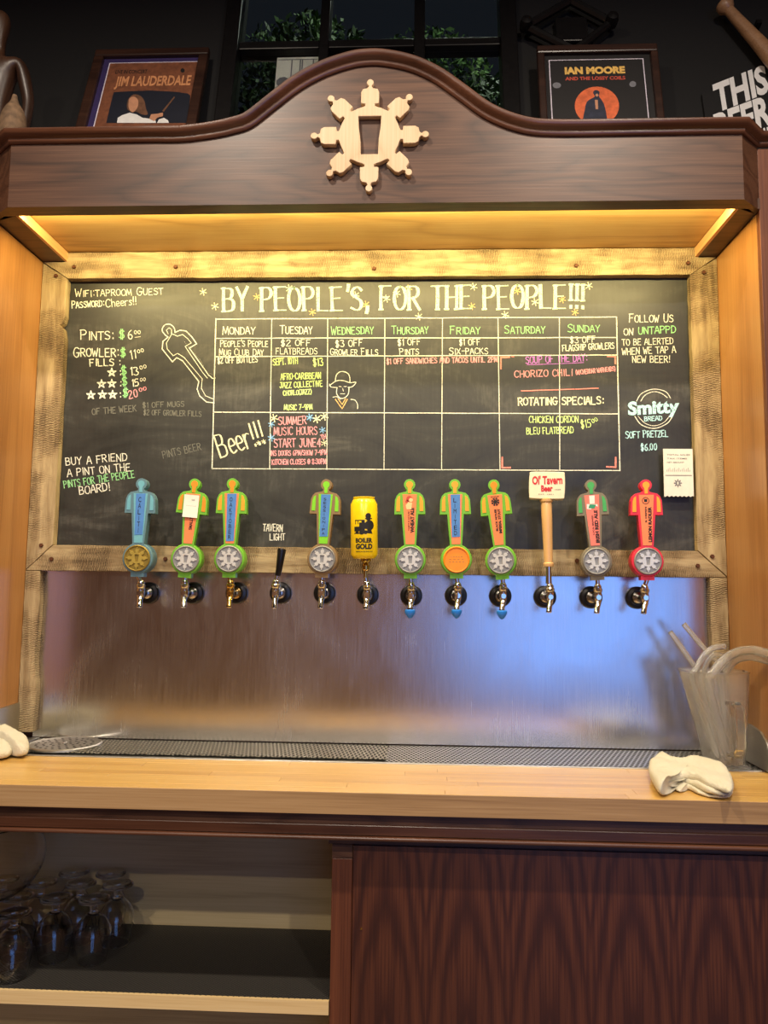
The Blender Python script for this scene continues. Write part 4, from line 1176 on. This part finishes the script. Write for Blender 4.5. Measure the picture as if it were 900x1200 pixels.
def splash(name, x0, x1, label):
    pts = [(-.018, .004), (-.225, .004), (-.238, .02), (-.238, .045), (-.225, .068), (-.195, .085), (-.15, .092), (-.018, .094)]
    vs = [(x, y, z) for x in (x0, x1) for y, z in pts]; N = len(pts)
    o = MB().add(vs, [tuple(range(N)), tuple(range(N, 2 * N))[::-1]] + [(i, i + N, (i + 1) % N + N, (i + 1) % N) for i in range(N)]).build(name, MAT['steel_flat'], bevel=.001)
    o.location = (0, 0, ZC); tag(o, label, 'splash guard'); return o
splash('side_splash', XR - .006, XR - .0005, 'grey steel splash guard with rounded corner right of the clear pitcher')
splash('side_splash', XL + .0005, XL + .006, 'grey steel splash guard at the left end beside the white rag')

# ------------------------------------------------------------------ cabinet below
cab = thing('bar_cabinet', 'dark walnut bar cabinet with an open glass shelf at left', 'cabinet', (0, 0, 0))
MB().box(X0, X1, -.432, -.01, .934, .957).build('sub_top', MAT['walnut'], cab)
MB().box(X0, X1, -.440, -.38, .914, .934).build('moulding', MAT['walnut_rail'], cab, bevel=.002)
MB().box(X0, X1, -.446, -.42, .905, .913).build('bead_moulding', MAT['walnut_rail'], cab, bevel=.003)
MB().box(-.125, X1, -.405, -.385, .10, .884).build('door', MAT['veneer'], cab, bevel=.001)
o = MB().box(-.175, X1, -.398, -.380, .884, .905).build('top_rail', MAT['walnut'], cab)
MB().box(-.1675, -.126, -.399, -.03, .10, .856).build('divider_post', MAT['walnut_v'], cab, bevel=.001)
MB().box(-.1675, -.126, -.399, -.36, .857, .8835).build('blocking', MAT['walnut'], cab)
MB().box(-1.5, -.169, -.09, -.078, .10, .905).build('back_panel', MAT['ply'], cab)
MB().box(-1.5, -.1685, -.40, -.092, .565, .584).build('shelf', MAT['ply'], cab)
MB().box(-1.5, -.1685, -.408, -.4005, .562, .5875).build('shelf_edge', MAT['pine_edge'], cab, label='pale pine shelf edge')
MB().box(-1.5, -.1685, -.40, -.092, .20, .22).build('lower_shelf', MAT['ply'], cab)
for xx in (-1.52, 1.88): MB().box(xx, xx + .02, -.40, -.03, 0.002, .90).build('end_panel', MAT['walnut_v'], cab)
MB().box(X0 + .01, X1 - .01, -.34, -.32, 0.002, .10).build('toe_kick', MAT['black_paint'], cab)
MB().lathe([(.0022, 0), (.0022, -.002)], 8, 'Y', (at(423.5, 1088, y=-.405).x, -.405, at(423.5, 1088, y=-.405).z)).build('pin', MAT['brass'], cab)
# liner with a ribbed front edge
m = MB(); n = 230; xa, xb = -1.45, -.170
pl_ = [(xb, -.094), (xa, -.094)] + [(xa + (xb - xa) * i / n, -.402 + (.003 if i % 2 else 0)) for i in range(n + 1)]
N = len(pl_); m.add([(x, y, 0) for x, y in pl_] + [(x, y, .003) for x, y in pl_], [tuple(range(N))[::-1], tuple(range(N, 2 * N))] + [(i, (i + 1) % N, (i + 1) % N + N, i + N) for i in range(N)])
lo = m.build('shelf_liner', MAT['liner']); lo.location = (0, 0, .5848); tag(lo, 'black ribbed rubber liner lying on the open cabinet shelf', 'liner')

# ------------------------------------------------------------------ glasses: inverted tulip beer glasses
ZL = .5882


def make_glass(label):
    t0 = thing('beer_glass', label, 'glass', (0, 0, ZL), group='upturned tulip glasses on the shelf')
    outer = [(.0300, 0), (.0345, .020), (.0385, .040), (.0390, .055), (.0340, .075), (.0220, .092), (.0100, .100)]
    inner = [(.0100, .0955), (.0210, .0890), (.0328, .073), (.0376, .055), (.0371, .040), (.0331, .020), (.0286, 0)]
    b = MB().lathe(catmull(outer, 3) + catmull(inner, 3) + [(.0300, 0)], 28, 'Z', cap=False)
    b.lathe([(.0001, .0955), (.010, .0955)], 28, 'Z', cap=False)
    b.build('bowl', MAT['glass'], t0, smooth='all')
    MB().lathe(catmull([(.0100, .100), (.0065, .104), (.0085, .110), (.0060, .116), (.0085, .121)], 3), 20, 'Z').build('stem', MAT['glass'], t0, smooth='all')
    MB().lathe([(.0085, .121), (.026, .1245), (.0345, .126), (.0345, .1285), (.025, .1300), (.001, .1305)], 28, 'Z').build('foot', MAT['glass'], t0, smooth='all')
    return t0


def copy_tree(o, parent=None):
    c = o.copy(); COL.objects.link(c)
    if parent: c.parent = parent
    for ch in [q for q in D.objects if q.parent == o]: copy_tree(ch, c)
    return c


X3 = [at(q, 1090, y=-.196).x for q in (46, 92, 136)]
spots = [(at(16, 1090, y=-.360).x, -.360, 'front row, leftmost in view'), (at(64, 1090, y=-.278).x, -.278, 'second row, left of the pair'), (at(109, 1090, y=-.278).x, -.278, 'second row, right of the pair'),
         (X3[0], -.196, 'third row, left'), (X3[1], -.196, 'third row, middle'), (X3[2], -.196, 'third row, right end'), (at(19, 1090, y=-.278).x, -.278, 'second row, behind the front left glass'),
         (at(-30, 1090, y=-.36).x, -.360, 'front row, cut by the left edge'), (X3[0] - .088, -.196, 'third row, left end'), ((X3[0] + X3[1]) / 2, -.130, 'back row, left'), ((X3[1] + X3[2]) / 2, -.130, 'back row, right end')]
g0 = None
for px, y, lb in spots:
    lab = 'upturned clear tulip glass on the black liner, ' + lb
    if g0 is None: g = g0 = make_glass(lab)
    else: g = copy_tree(g0); g['label'] = lab
    g.location = (px, y, ZL); g.rotation_euler = (0, 0, random.uniform(0, 6))
# large round glass bowl standing on the upturned feet
bp = at(-21, 995, y=-.30)
o = MB().lathe(catmull([(.03, 0), (.085, .012), (.118, .045), (.130, .085), (.122, .125), (.102, .160)], 4) + catmull([(.100, .160), (.119, .125), (.127, .085), (.115, .046), (.083, .015), (.03, .003)], 4), 56, 'Z').build('glass_bowl', MAT['glass'], smooth='all')
o.location = (bp.x, -.30, ZL + .1308); tag(o, 'large round clear bowl standing on the upturned glasses at left edge', 'bowl')

# ------------------------------------------------------------------ pitcher and tubes
pt = thing('plastic_pitcher', 'clear ribbed plastic pitcher full of tubes at the right end of the tray', 'pitcher', (.699, -.165, ZC + .0013))
def sq(w_, d_, n=40, e_=3.2):
    return [(w_ * math.copysign(abs(math.cos(2 * PI * i / n)) ** (2 / e_), math.cos(2 * PI * i / n)), d_ * math.copysign(abs(math.sin(2 * PI * i / n)) ** (2 / e_), math.sin(2 * PI * i / n))) for i in range(n)]
n = 40; secs = [(.052, .045, .006, 0), (.050, .044, .006, .004), (.041, .040, .004, .010), (.0487, .045, .002, .06), (.0580, .050, -.004, .12), (.0670, .056, -.010, .18), (.072, .060, -.014, .212), (.0735, .0615, -.015, .214)]
vs = []; fs = []
allsec = secs + [(a_ - .003, b_ - .003, c_, z_ + (.0015 if z_ < .2 else 0)) for a_, b_, c_, z_ in secs[::-1] if z_ >= .010]
for k, (a_, b_, c_, z_) in enumerate(allsec):
    for i, (x, y) in enumerate(sq(a_, b_)):
        rib = 1 - (.018 if (i % 4 == 0 and .01 < z_ < .2) else 0)
        vs.append((x * rib + c_, y * rib, z_ + (.004 * max(0, -x / a_ - .7) * (z_ > .19))))
fs = [(k * n + i, k * n + (i + 1) % n, (k + 1) * n + (i + 1) % n, (k + 1) * n + i) for k in range(len(allsec) - 1) for i in range(n)]
fs += [tuple(range(n))[::-1], tuple((len(allsec) - 1) * n + i for i in range(n))]
MB().add(vs, fs).build('pitcher_body', MAT['plastic_clear'], pt, smooth=True)
# handle on the side facing the room
hpth = [(.000, -.050, .150), (.004, -.078, .152), (.008, -.087, .142), (.010, -.086, .10), (.010, -.080, .052), (.007, -.068, .036), (.003, -.042, .036)]
m = MB(); P_ = [Vector(p) for p in hpth]; vs = []
for i, p in enumerate(P_):
    t_ = (P_[min(i + 1, len(P_) - 1)] - P_[max(i - 1, 0)]).normalized(); a_ = Vector((1, 0, 0)); b_ = t_.cross(a_).normalized()
    for sx_, sy_ in ((-1, -1), (1, -1), (1, 1), (-1, 1)): vs.append(p + a_ * sx_ * .0095 + b_ * sy_ * .004)
fs = [(k * 4 + i, k * 4 + (i + 1) % 4, (k + 1) * 4 + (i + 1) % 4, (k + 1) * 4 + i) for k in range(len(P_) - 1) for i in range(4)] + [(0, 1, 2, 3), tuple((len(P_) - 1) * 4 + i for i in range(4))]
m.add(vs, fs).build('pitcher_handle', MAT['plastic_thick'], pt, bevel=.0015)
rv = [(x + -.015, y, .2155) for x, y in sq(.0735, .0615)]
MB().tube([Vector(q_) for q_ in rv + [rv[0], rv[1]]], .0016, 6).build('pitcher_rim', MAT['plastic_thick'], pt, smooth='all')

def tube(pts, r, label):
    P_ = catmull([tuple(p) for p in pts], 6)
    c0_ = Vector(P_[0])
    m_ = MB().tube([Vector(p) - c0_ for p in P_], r, 14, cap=False); k_ = len(m_.v)
    m_.tube([Vector(p) - c0_ for p in P_], r * .68, 14, cap=False)
    nn = 14
    for base in (0, k_ - nn): m_.f += [(base + i, base + (i + 1) % nn, k_ + base + (i + 1) % nn, k_ + base + i) for i in range(nn)]
    o = m_.build('clear_tube', MAT['tube'], smooth='all'); o.location = c0_
    return tag(o, label, 'tube', 'clear tubes standing in the pitcher')


zb = ZC + .022
def T(px, py, y): return at(px, py, y=y)
tube([(.686, -.178, zb), T(812, 800, -.178), T(816, 784, -.176), T(824, 769, -.172), T(836, 759.5, -.165), T(849, 757.5, -.150)], .0068, 'clear tube bending right, the upper of the two small hooked ones')
tube([(.700, -.160, zb), T(822, 800, -.150), T(825, 786, -.150), T(830, 774, -.150), T(838, 767, -.150), T(848, 770, -.150), T(852, 782, -.150)], .0062, 'clear tube hooked over inside the pitcher rim, the lower small one')
tube([(.705, -.190, zb), T(831, 805, -.19), T(837, 788, -.19), T(847, 775, -.188), T(862, 765, -.200), T(882, 762, -.245), T(900, 766, -.300), T(925, 768, -.36)], .0105, 'thick clear tube leaving the pitcher toward the right edge')
tube([(.722, -.160, zb), T(845, 800, -.165), T(850, 788, -.165), T(862, 774, -.190), T(880, 770, -.235), T(902, 775, -.290), T(925, 778, -.34)], .0085, 'clear tube just beneath the thick one toward the right edge')
tube([(.722, -.135, zb), T(826, 800, -.12), T(813, 780, -.11), T(798, 758, -.10), T(785, 740, -.09)], .0062, 'straight clear tube leaning left out of the pitcher toward the panel')
tube([(.735, -.130, zb + .05), T(845, 785, -.12), T(832, 768, -.115), T(815, 748, -.105), T(801, 731, -.095)], .0062, 'straight clear tube leaning left, behind and right of the other straight one')

# ------------------------------------------------------------------ cloths
def pz(px, py, z): p = at(px, py, z=z); return (p.x, p.y)


def slab(mb, outline, zlo, zhi, seed, org, droop=.3):
    # one layer of terry cloth with a rounded, slightly ragged edge; zlo/zhi are functions of x, y
    O = catmull(outline, 12, True); nt = len(O)
    cx = sum(p[0] for p in O) / nt; cy = sum(p[1] for p in O) / nt
    rr = [0, .2, .4, .55, .68, .78, .86, .92, .96, .985, 1.0]
    vs = []; fs = []; rings = [(r, 1) for r in rr[1:]] + [(r, -1) for r in rr[-2:0:-1]]
    vs.append((cx - org[0], cy - org[1], zhi(cx, cy) - org[2]))
    for r, sd in rings:
        for i in range(nt):
            x = cx + (O[i][0] - cx) * r; y = cy + (O[i][1] - cy) * r
            lo, hi = zlo(x, y), zhi(x, y); mid = (lo + hi) / 2; e_ = (1 - r ** 14) ** .5 if r < 1 else 0
            z = mid + sd * (hi - lo) / 2 * e_
            nz = noise.noise(Vector((x * 330, y * 330, z * 330 + seed))) * .0011 + noise.noise(Vector((x * 70, y * 70, seed))) * .0020 * (sd > 0)
            f_ = 1 + noise.noise(Vector((x * 260, y * 260, seed + 5))) * .012 * (r > .9)
            vs.append((cx + (x - cx) * f_ - org[0], cy + (y - cy) * f_ - org[1], max(z + nz, ZC + .0012) - org[2]))
    n_ = len(rings)
    fs += [(0, 1 + i, 1 + (i + 1) % nt) for i in range(nt)]
    for k in range(n_ - 1): fs += [(1 + k * nt + i, 1 + (k + 1) * nt + i, 1 + (k + 1) * nt + (i + 1) % nt, 1 + k * nt + (i + 1) % nt) for i in range(nt)]
    vs.append((cx - org[0], cy - org[1], zlo(cx, cy) - org[2])); b = len(vs) - 1; s0 = 1 + (n_ - 1) * nt
    fs += [(b, s0 + (i + 1) % nt, s0 + i) for i in range(nt)]
    mb.add(vs, fs)


def pzs(pts, h): return [pz(a_, b_, ZC + h) for a_, b_ in pts]


tw = thing('bar_towel', 'folded white terry bar towel on the worktop before the pitcher', 'towel', (*pz(810, 915, ZC), ZC))
org = tw.location
c0 = lambda v: (lambda x, y: ZC + v)
m = MB(); slab(m, pzs([(776, 923), (784, 920), (796, 926), (806, 923), (820, 929), (838, 933), (855, 933), (859, 920), (850, 905), (800, 901), (774, 906)], .006), c0(.0012), lambda x, y: ZC + .010 + .003 * math.sin(x * 130), 1, org)
m.build('lower_fold', MAT['terry'], tw, smooth='all')
m = MB(); slab(m, pzs([(783, 919), (797, 915), (812, 919), (832, 928), (856, 930), (859, 916), (848, 902), (800, 899), (778, 904)], .014), c0(.0085), lambda x, y: ZC + .020 + .002 * math.sin(x * 90 + 1), 2, org)
m.build('middle_fold', MAT['terry'], tw, smooth='all')
m = MB()
xq = pz(768, 900, ZC + .02)[0]
slab(m, pzs([(760, 899), (765, 889), (774, 885), (788, 890), (803, 892), (820, 889), (838, 891), (851, 902), (859, 918), (857, 928), (845, 925), (828, 919), (812, 912), (797, 910), (785, 912), (776, 921), (768, 917)], .024), lambda x, y: ZC + .0185 - .016 * max(0, min(1, 1 - (x - xq) / .035)), lambda x, y: ZC + .034 + .004 * math.sin(x * 55 + y * 30) - .006 * max(0, min(1, (x - xq - .12) / .08)), 3, org)
m.build('top_fold', MAT['terry'], tw, smooth='all')
tw2 = thing('bar_towel', 'crumpled white rag at the left edge beside the drain cover', 'towel', (*pz(-5, 878, ZC), ZC))
org = tw2.location
m = MB(); slab(m, pzs([(-60, 884), (-20, 889), (4, 888), (14, 884), (12, 876), (-5, 872), (-60, 870)], .008), c0(.0035), lambda x, y: ZC + .030 + .006 * math.sin(x * 50), 4, org)
m.build('lower_fold', MAT['terry'], tw2, smooth='all')
m = MB(); slab(m, pzs([(-50, 868), (-10, 862), (6, 866), (20, 874), (32, 876), (33, 882), (22, 884), (8, 880), (-8, 876), (-50, 876)], .012), lambda x, y: ZC + .004, lambda x, y: ZC + .022 + .030 * max(0, min(1, (-.86 - x) / .10)), 5, org)
m.build('top_fold', MAT['terry'], tw2, smooth='all')

# ------------------------------------------------------------------ framed posters on the canopy
ZT = ZCB - .004


def poster(y0, tilt, px_out, px_in, label, mat_in, inner):
    P_ = up_plane(y0, ZT, tilt)
    t0 = thing('framed_poster', label, 'picture', (0, y0, ZT), (-tilt, 0, 0), 'framed concert posters on the canopy')
    (ax, ay), (bx_, by) = px_out
    x0, vtop = P_(ax, ay); x1, _ = P_(bx_, by)
    (cx_, cy_), (dx_, dy_) = px_in
    ix0, iv = P_(cx_, cy_); ix1, _ = P_(dx_, dy_)
    fw = ix0 - x0; v0 = 0
    for nm_, bb in (('frame_rail', (x0, x1, vtop - (vtop - iv) * .62, vtop)), ('frame_rail', (x0, x1, v0, v0 + .03)), ('frame_stile', (x0, x0 + fw * .62, v0 + .0305, vtop - (vtop - iv) * .62 - .0005)), ('frame_stile', (x1 - fw * .62, x1, v0 + .0305, vtop - (vtop - iv) * .62 - .0005))):
        MB().box(bb[0], bb[1], -.022, .0, bb[2], bb[3]).build(nm_, MAT['dark_wood'], t0, bevel=.004)
    MB().box(x0 + fw * .6, x1 - fw * .6, -.008, -.001, v0 + .02, vtop - (vtop - iv) * .6).build('mount', mat_in, t0)
    inner(P_, t0, ix0, ix1, .03, iv)
    return t0


BLUEP = plain('poster_night_blue', (14, 18, 34), .6); BRN = plain('poster_brown', (120, 70, 44), .6, var=.25); ORP = plain('poster_orange', (226, 108, 60), .6, var=.2)
GOLDP = plain('poster_gold', (238, 190, 96), .6); REDP = plain('poster_red', (196, 78, 58), .6); FACE = plain('poster_skin', (196, 140, 106), .6); HAIRP = plain('poster_hair', (110, 74, 52), .6, var=.3)
NAVY = plain('poster_navy', (40, 44, 62), .6, var=.3); LILAC = plain('white_line', (226, 216, 226), .5); LBRN = plain('poster_lettering_brown', (206, 140, 92), .6, var=.2); POSTBLACK = plain('poster_black', (22, 18, 18), .6)


def PP(P_, pts, off): return [P_(a_, b_, off) for a_, b_ in pts]


def in1(P_, t0, x0, x1, v0, v1):
    MB().box(x0, x1, -.0095, -.0082, v0, v1).build('white_border', LILAC, t0)
    MB().box(x0 + .0035, x1 - .0035, -.0100, -.0090, v0, v1 - .0035).build('poster_sheet', BRN, t0)
    y = -.0104
    m_ = MB().poly(PP(P_, [(124.5, 144), (132, 112), (133.5, 108), (150, 107), (177, 106), (205, 107.5), (220, 109.5), (223, 112), (220, 144)], .0104), y); m_.build('stage_curtain', BLUEP, t0)
    m_ = MB(); (a_, b_), (c_, d_) = P_(133, 105, .0105), P_(225, 88, .0105)
    text_into(m_, 'JIM LAUDERDALE', (a_, b_, c_, d_), .03, y=-.0106)
    m_.build('poster_lettering', LBRN, t0)
    m_ = MB(); (a_, b_), (c_, d_) = P_(135, 86.5, .0105), P_(173, 81.5, .0105); text_into(m_, 'LIVE IN CONCERT', (a_, b_, c_, d_), .01, y=-.0106); m_.poly([P_(214 + q[0] * 2.5, 82.5 + q[1] * 2.5, .0105) for q in circ(0, 0, 1, 10)], -.0106); m_.build('small_print', POSTBLACK, t0)
    m_ = MB().poly(PP(P_, [(137, 144), (138, 138), (143, 135), (152, 132), (160, 134), (167, 138), (175, 139), (182, 141), (183, 144)], .011), -.011)
    m_.poly(PP(P_, [(184, 144), (186, 140), (192, 138), (197, 141), (198, 144)], .011), -.011); m_.build('printed_shirt', MAT['white_ink'], t0)
    m_ = MB().poly(PP(P_, catmull([(149, 127), (150, 117), (156, 111), (164, 112), (169, 118), (171, 127), (173, 134), (166, 134), (160, 131), (154, 131)], 3, True), .0112), -.0112); m_.build('printed_hair', HAIRP, t0)
    m_ = MB().poly(PP(P_, catmull([(150.5, 123), (152, 115), (158, 113.5), (162, 118), (161, 126), (156, 131.5), (152, 129)], 3, True), .0116), -.0116); m_.build('printed_face', FACE, t0)
    m_ = MB().poly(PP(P_, [(175, 139), (177, 134), (185, 133), (191, 132), (191, 136), (184, 138), (181, 142)], .0116), -.0116); m_.build('printed_hand', FACE, t0)
    m_ = MB().poly(PP(P_, [(190, 130), (204, 113), (205, 114), (192, 131)], .0114), -.0114); m_.build('printed_guitar_neck', HAIRP, t0)


def in2(P_, t0, x0, x1, v0, v1):
    MB().box(x0, x1, -.0095, -.0082, v0, v1).build('white_border', LILAC, t0)
    MB().box(x0 + .003, x1 - .003, -.0100, -.0090, v0, v1 - .003).build('poster_sheet', POSTBLACK, t0)
    (a_, b_), (c_, d_) = P_(662, 87.5, .0102), P_(732, 77.5, .0102); m_ = MB(); text_into(m_, 'IAN MOORE', (a_, b_, c_, d_), .06, y=-.0106); m_.build('poster_lettering', GOLDP, t0)
    (a_, b_), (c_, d_) = P_(662.5, 94.5, .0102), P_(732.5, 89, .0102); m_ = MB(); text_into(m_, 'AND THE LOSSY COILS', (a_, b_, c_, d_), .045, y=-.0106); m_.build('poster_lettering', REDP, t0)
    m_ = MB().poly([P_(699.5 + 26 * q[0], 124 + 22.5 * q[1], .0104) for q in circ(0, 0, 1, 32)], -.0104); m_.build('orange_disc', ORP, t0)
    m_ = MB().poly(PP(P_, catmull([(685, 143), (685.5, 128), (688, 119), (694, 115), (697, 113), (695, 108), (698, 105.5), (702.5, 107.5), (702, 113), (705, 117), (709, 126), (709.5, 143)], 3, True), .0108), -.0108); m_.build('printed_man', NAVY, t0)
    m_ = MB().poly(PP(P_, [(697, 117), (700.5, 117), (701, 128), (698, 128)], .0111), -.0111); m_.build('printed_shirt', FACE, t0); m_ = MB().poly(PP(P_, circ(699.5, 111.5, 1.8, 8), .0111), -.0111); m_.build('printed_face', FACE, t0)
    m_ = MB().poly(PP(P_, circ(741.5, 98.5, 4, 12, rz=3.5), .0104), -.0104).poly(PP(P_, circ(652.5, 100, 5, 12, rz=3.5), .0104), -.0104); m_.build('printed_badge', MAT['greyink'], t0)


poster(.035, R(18.6), ((115, 65), (246.5, 66)), ((129.5, 77), (235, 78)), 'framed brown concert poster with seated singer, left side of the canopy', MAT['purple_mat'], in1)
poster(.088, R(11), ((628, 60), (768, 60)), ((642.3, 73.5), (753, 73.5)), 'framed black concert poster with orange disc, right side of the canopy', POSTBLACK, in2)

# ------------------------------------------------------------------ sign, bat, wall bracket, carved figure
sg = thing('wall_sign', 'black sign with slanted rough white block letters above right canopy end', 'sign', (0, WY, WZ), rotw)
sx0, sv1 = U(828, 40); sx1 = sx0 + .62
sl = .42
def S(px, py): return U(px, py, .012)
p0 = S(835, 140); q1 = S(897, 73)
MB().prism([(p0[0] - .02, -.0), (p0[0] + .5, -.0), (p0[0] + .5, p0[1] + .36), (p0[0] - .02, p0[1] + .10)], -.011, -.001).build('sign_board', MAT['black_paint'], sg)
m = MB()
def slant(body, pA, pB, hgt, off=.04):
    # lettering rising to the right between two photographed corner points
    (xa, va), (xb, vb) = S(*pA), S(*pB)
    k = (vb - va) / (xb - xa)
    text_into(m, body, (xa, (va + vb) / 2 - hgt / 2 + 0, xb, (va + vb) / 2 + hgt / 2), off, shear=0, fmap=lambda p, q: (p, -.0125, q + k * (p - (xa + xb) / 2)))
h1 = S(850, 98)[1] - S(850, 132)[1]
slant('THIS', (837, 116), (899, 91.5), h1)
slant('BEER', (838, 152), (903, 127.5), h1)
slant("NE", (886, 157), (906, 151), h1 * .22, .02)
m.build('sign_lettering', MAT['white_ink'], sg)

b0 = U(846, 3, .05); b1 = U(925, 90, .05)
bt = thing('wooden_bat', 'pale wooden bat with knobbed end hanging at the top right corner', 'bat', (0, WY, WZ), rotw)
dv = Vector((b1[0] - b0[0], 0, b1[1] - b0[1])); Lb = dv.length; dn = dv / Lb
B0 = Vector((b0[0], -.05, b0[1]))
MB().tube([B0 + dn * s_ * Lb for s_ in (0.1, .2, .5, .8, 1.0)], [.0155, .0165, .0205, .0255, .029], 20).build('barrel', MAT['bat'], bt, smooth=True)
MB().tube([B0 + dn * s_ * Lb for s_ in (-.0, .02, .06, .09, .11)], [.014, .024, .026, .021, .016], 20).build('knob', MAT['bat'], bt, smooth=True)
MB().box(b0[0] + .09, b0[0] + .105, -.06, 0.0, b0[1] - .10, b0[1] - .085).build('wall_hook', MAT['black_metal'], bt)

lb_ = thing('wall_bracket', 'dark diamond shaped metal bracket above the right poster', 'bracket', (0, WY, WZ), rotw)
cc = U(671, 30, .04)
m = MB(); q = [(-.145, .0), (0, .105), (.12, .01), (0, -.105)]
pts = [Vector((cc[0] + a_, -.04, cc[1] + b_)) for a_, b_ in q]
for i in range(4): m.tube([pts[i], pts[(i + 1) % 4]], .013, 8)
m.build('diamond_frame', MAT['black_metal'], lb_, smooth=True)
for p in (pts[0], pts[2]): MB().lathe([(.001, -.03), (.016, -.026), (.02, -.01), (.018, .01)], 16, 'Y', tuple(p)).build('boss', MAT['black_metal'], lb_, smooth=True)
MB().box(cc[0] - .05, cc[0] + .05, -.03, 0, cc[1] - .05, cc[1] + .05).build('back_plate', MAT['black_metal'], lb_, bevel=.004)

# carved wooden figure, top left
fb = at(-8, 145, y=-.06)
st_ = thing('carved_figure', 'brown carved wooden figure with hanging arm at the top left corner', 'statue', (fb.x, -.06, ZT))
hgt = at(0, 8, y=-.06).z - ZT
k_ = hgt / .46
joints = {'pel': (0, 0, .14), 'waist': (0, 0, .20), 'chest': (0, 0, .29), 'neck': (0, 0, .35), 'jaw': (0, -.006, .385), 'head': (0, 0, .42), 'top': (0, 0, .45),
          'shR': (.055, 0, .325), 'elR': (.075, .004, .235), 'wrR': (.078, -.012, .165), 'haR': (.078, -.016, .135),
          'shL': (-.055, 0, .325), 'elL': (-.075, .004, .235), 'wrL': (-.078, -.012, .165), 'haL': (-.078, -.016, .135),
          'hiR': (.028, 0, .12), 'knR': (.030, -.008, .065), 'anR': (.030, 0, .02), 'toR': (.032, -.03, .010),
          'hiL': (-.028, 0, .12), 'knL': (-.030, -.008, .065), 'anL': (-.030, 0, .02), 'toL': (-.032, -.03, .010)}
rad = {'pel': .034, 'waist': .030, 'chest': .042, 'neck': .016, 'jaw': .022, 'head': .029, 'top': .018, 'shR': .021, 'elR': .015, 'wrR': .011, 'haR': .012, 'shL': .021, 'elL': .015, 'wrL': .011, 'haL': .012,
       'hiR': .026, 'knR': .019, 'anR': .013, 'toR': .010, 'hiL': .026, 'knL': .019, 'anL': .013, 'toL': .010}
names = list(joints); edges = [('pel', 'waist'), ('waist', 'chest'), ('chest', 'neck'), ('neck', 'jaw'), ('jaw', 'head'), ('head', 'top')]
for s_ in 'RL': edges += [('chest', 'sh' + s_), ('sh' + s_, 'el' + s_), ('el' + s_, 'wr' + s_), ('wr' + s_, 'ha' + s_), ('pel', 'hi' + s_), ('hi' + s_, 'kn' + s_), ('kn' + s_, 'an' + s_), ('an' + s_, 'to' + s_)]
me = D.meshes.new('figure_body'); me.from_pydata([tuple(c_ * k_ for c_ in joints[n_]) for n_ in names], [(names.index(a_), names.index(b_)) for a_, b_ in edges], [])
me.materials.append(MAT['carved'])
fo = D.objects.new('figure_body', me); COL.objects.link(fo); fo.parent = st_
sk = fo.modifiers.new('skin', 'SKIN'); sk.use_smooth_shade = True
for v_, n_ in zip(me.skin_vertices[0].data, names): v_.radius = (rad[n_] * k_, rad[n_] * k_ * .85)
me.skin_vertices[0].data[0].use_root = True
ss = fo.modifiers.new('sub', 'SUBSURF'); ss.levels = 2; ss.render_levels = 2
m = MB()
pw = at(24, 146, y=-.11); hb = at(24, 122, y=-.11).z - ZT
m.lathe(catmull([(.006, hb), (.011, hb - .02), (.024, hb - .042), (.032, hb - .07), (.036, hb - .12), (.030, .004)], 4), 20, 'Z', (0, 0, 0))
for k in range(14): m.lathe([(.033, .02 + k * .007), (.0375, .0235 + k * .007), (.033, .027 + k * .007)], 20, 'Z', cap=False) if .03 + k * .007 < hb - .09 else None
wk = m.build('woven_bottle', MAT['wicker'], smooth=True)
wk.location = (pw.x, -.145, ZT + .001)
tag(wk, 'small woven wicker bottle in front of the carved figure', 'bottle')

# ------------------------------------------------------------------ ceiling light fittings (they reach above the frame)
for i, (cx, cy) in enumerate(CEIL):
    t0 = thing('ceiling_light', 'round ceiling light fitting, ' + ['above the left end of the bar', 'above the right end of the bar', 'mid room at left', 'mid room at right', 'nearest the front windows'][i], 'light', (cx, cy, 3.5), group='round ceiling lights')
    MB().lathe([(.11, 0), (.11, -.03), (.085, -.035), (.085, -.01)], 32, 'Z').build('housing', MAT['black_metal'], t0, smooth=True)
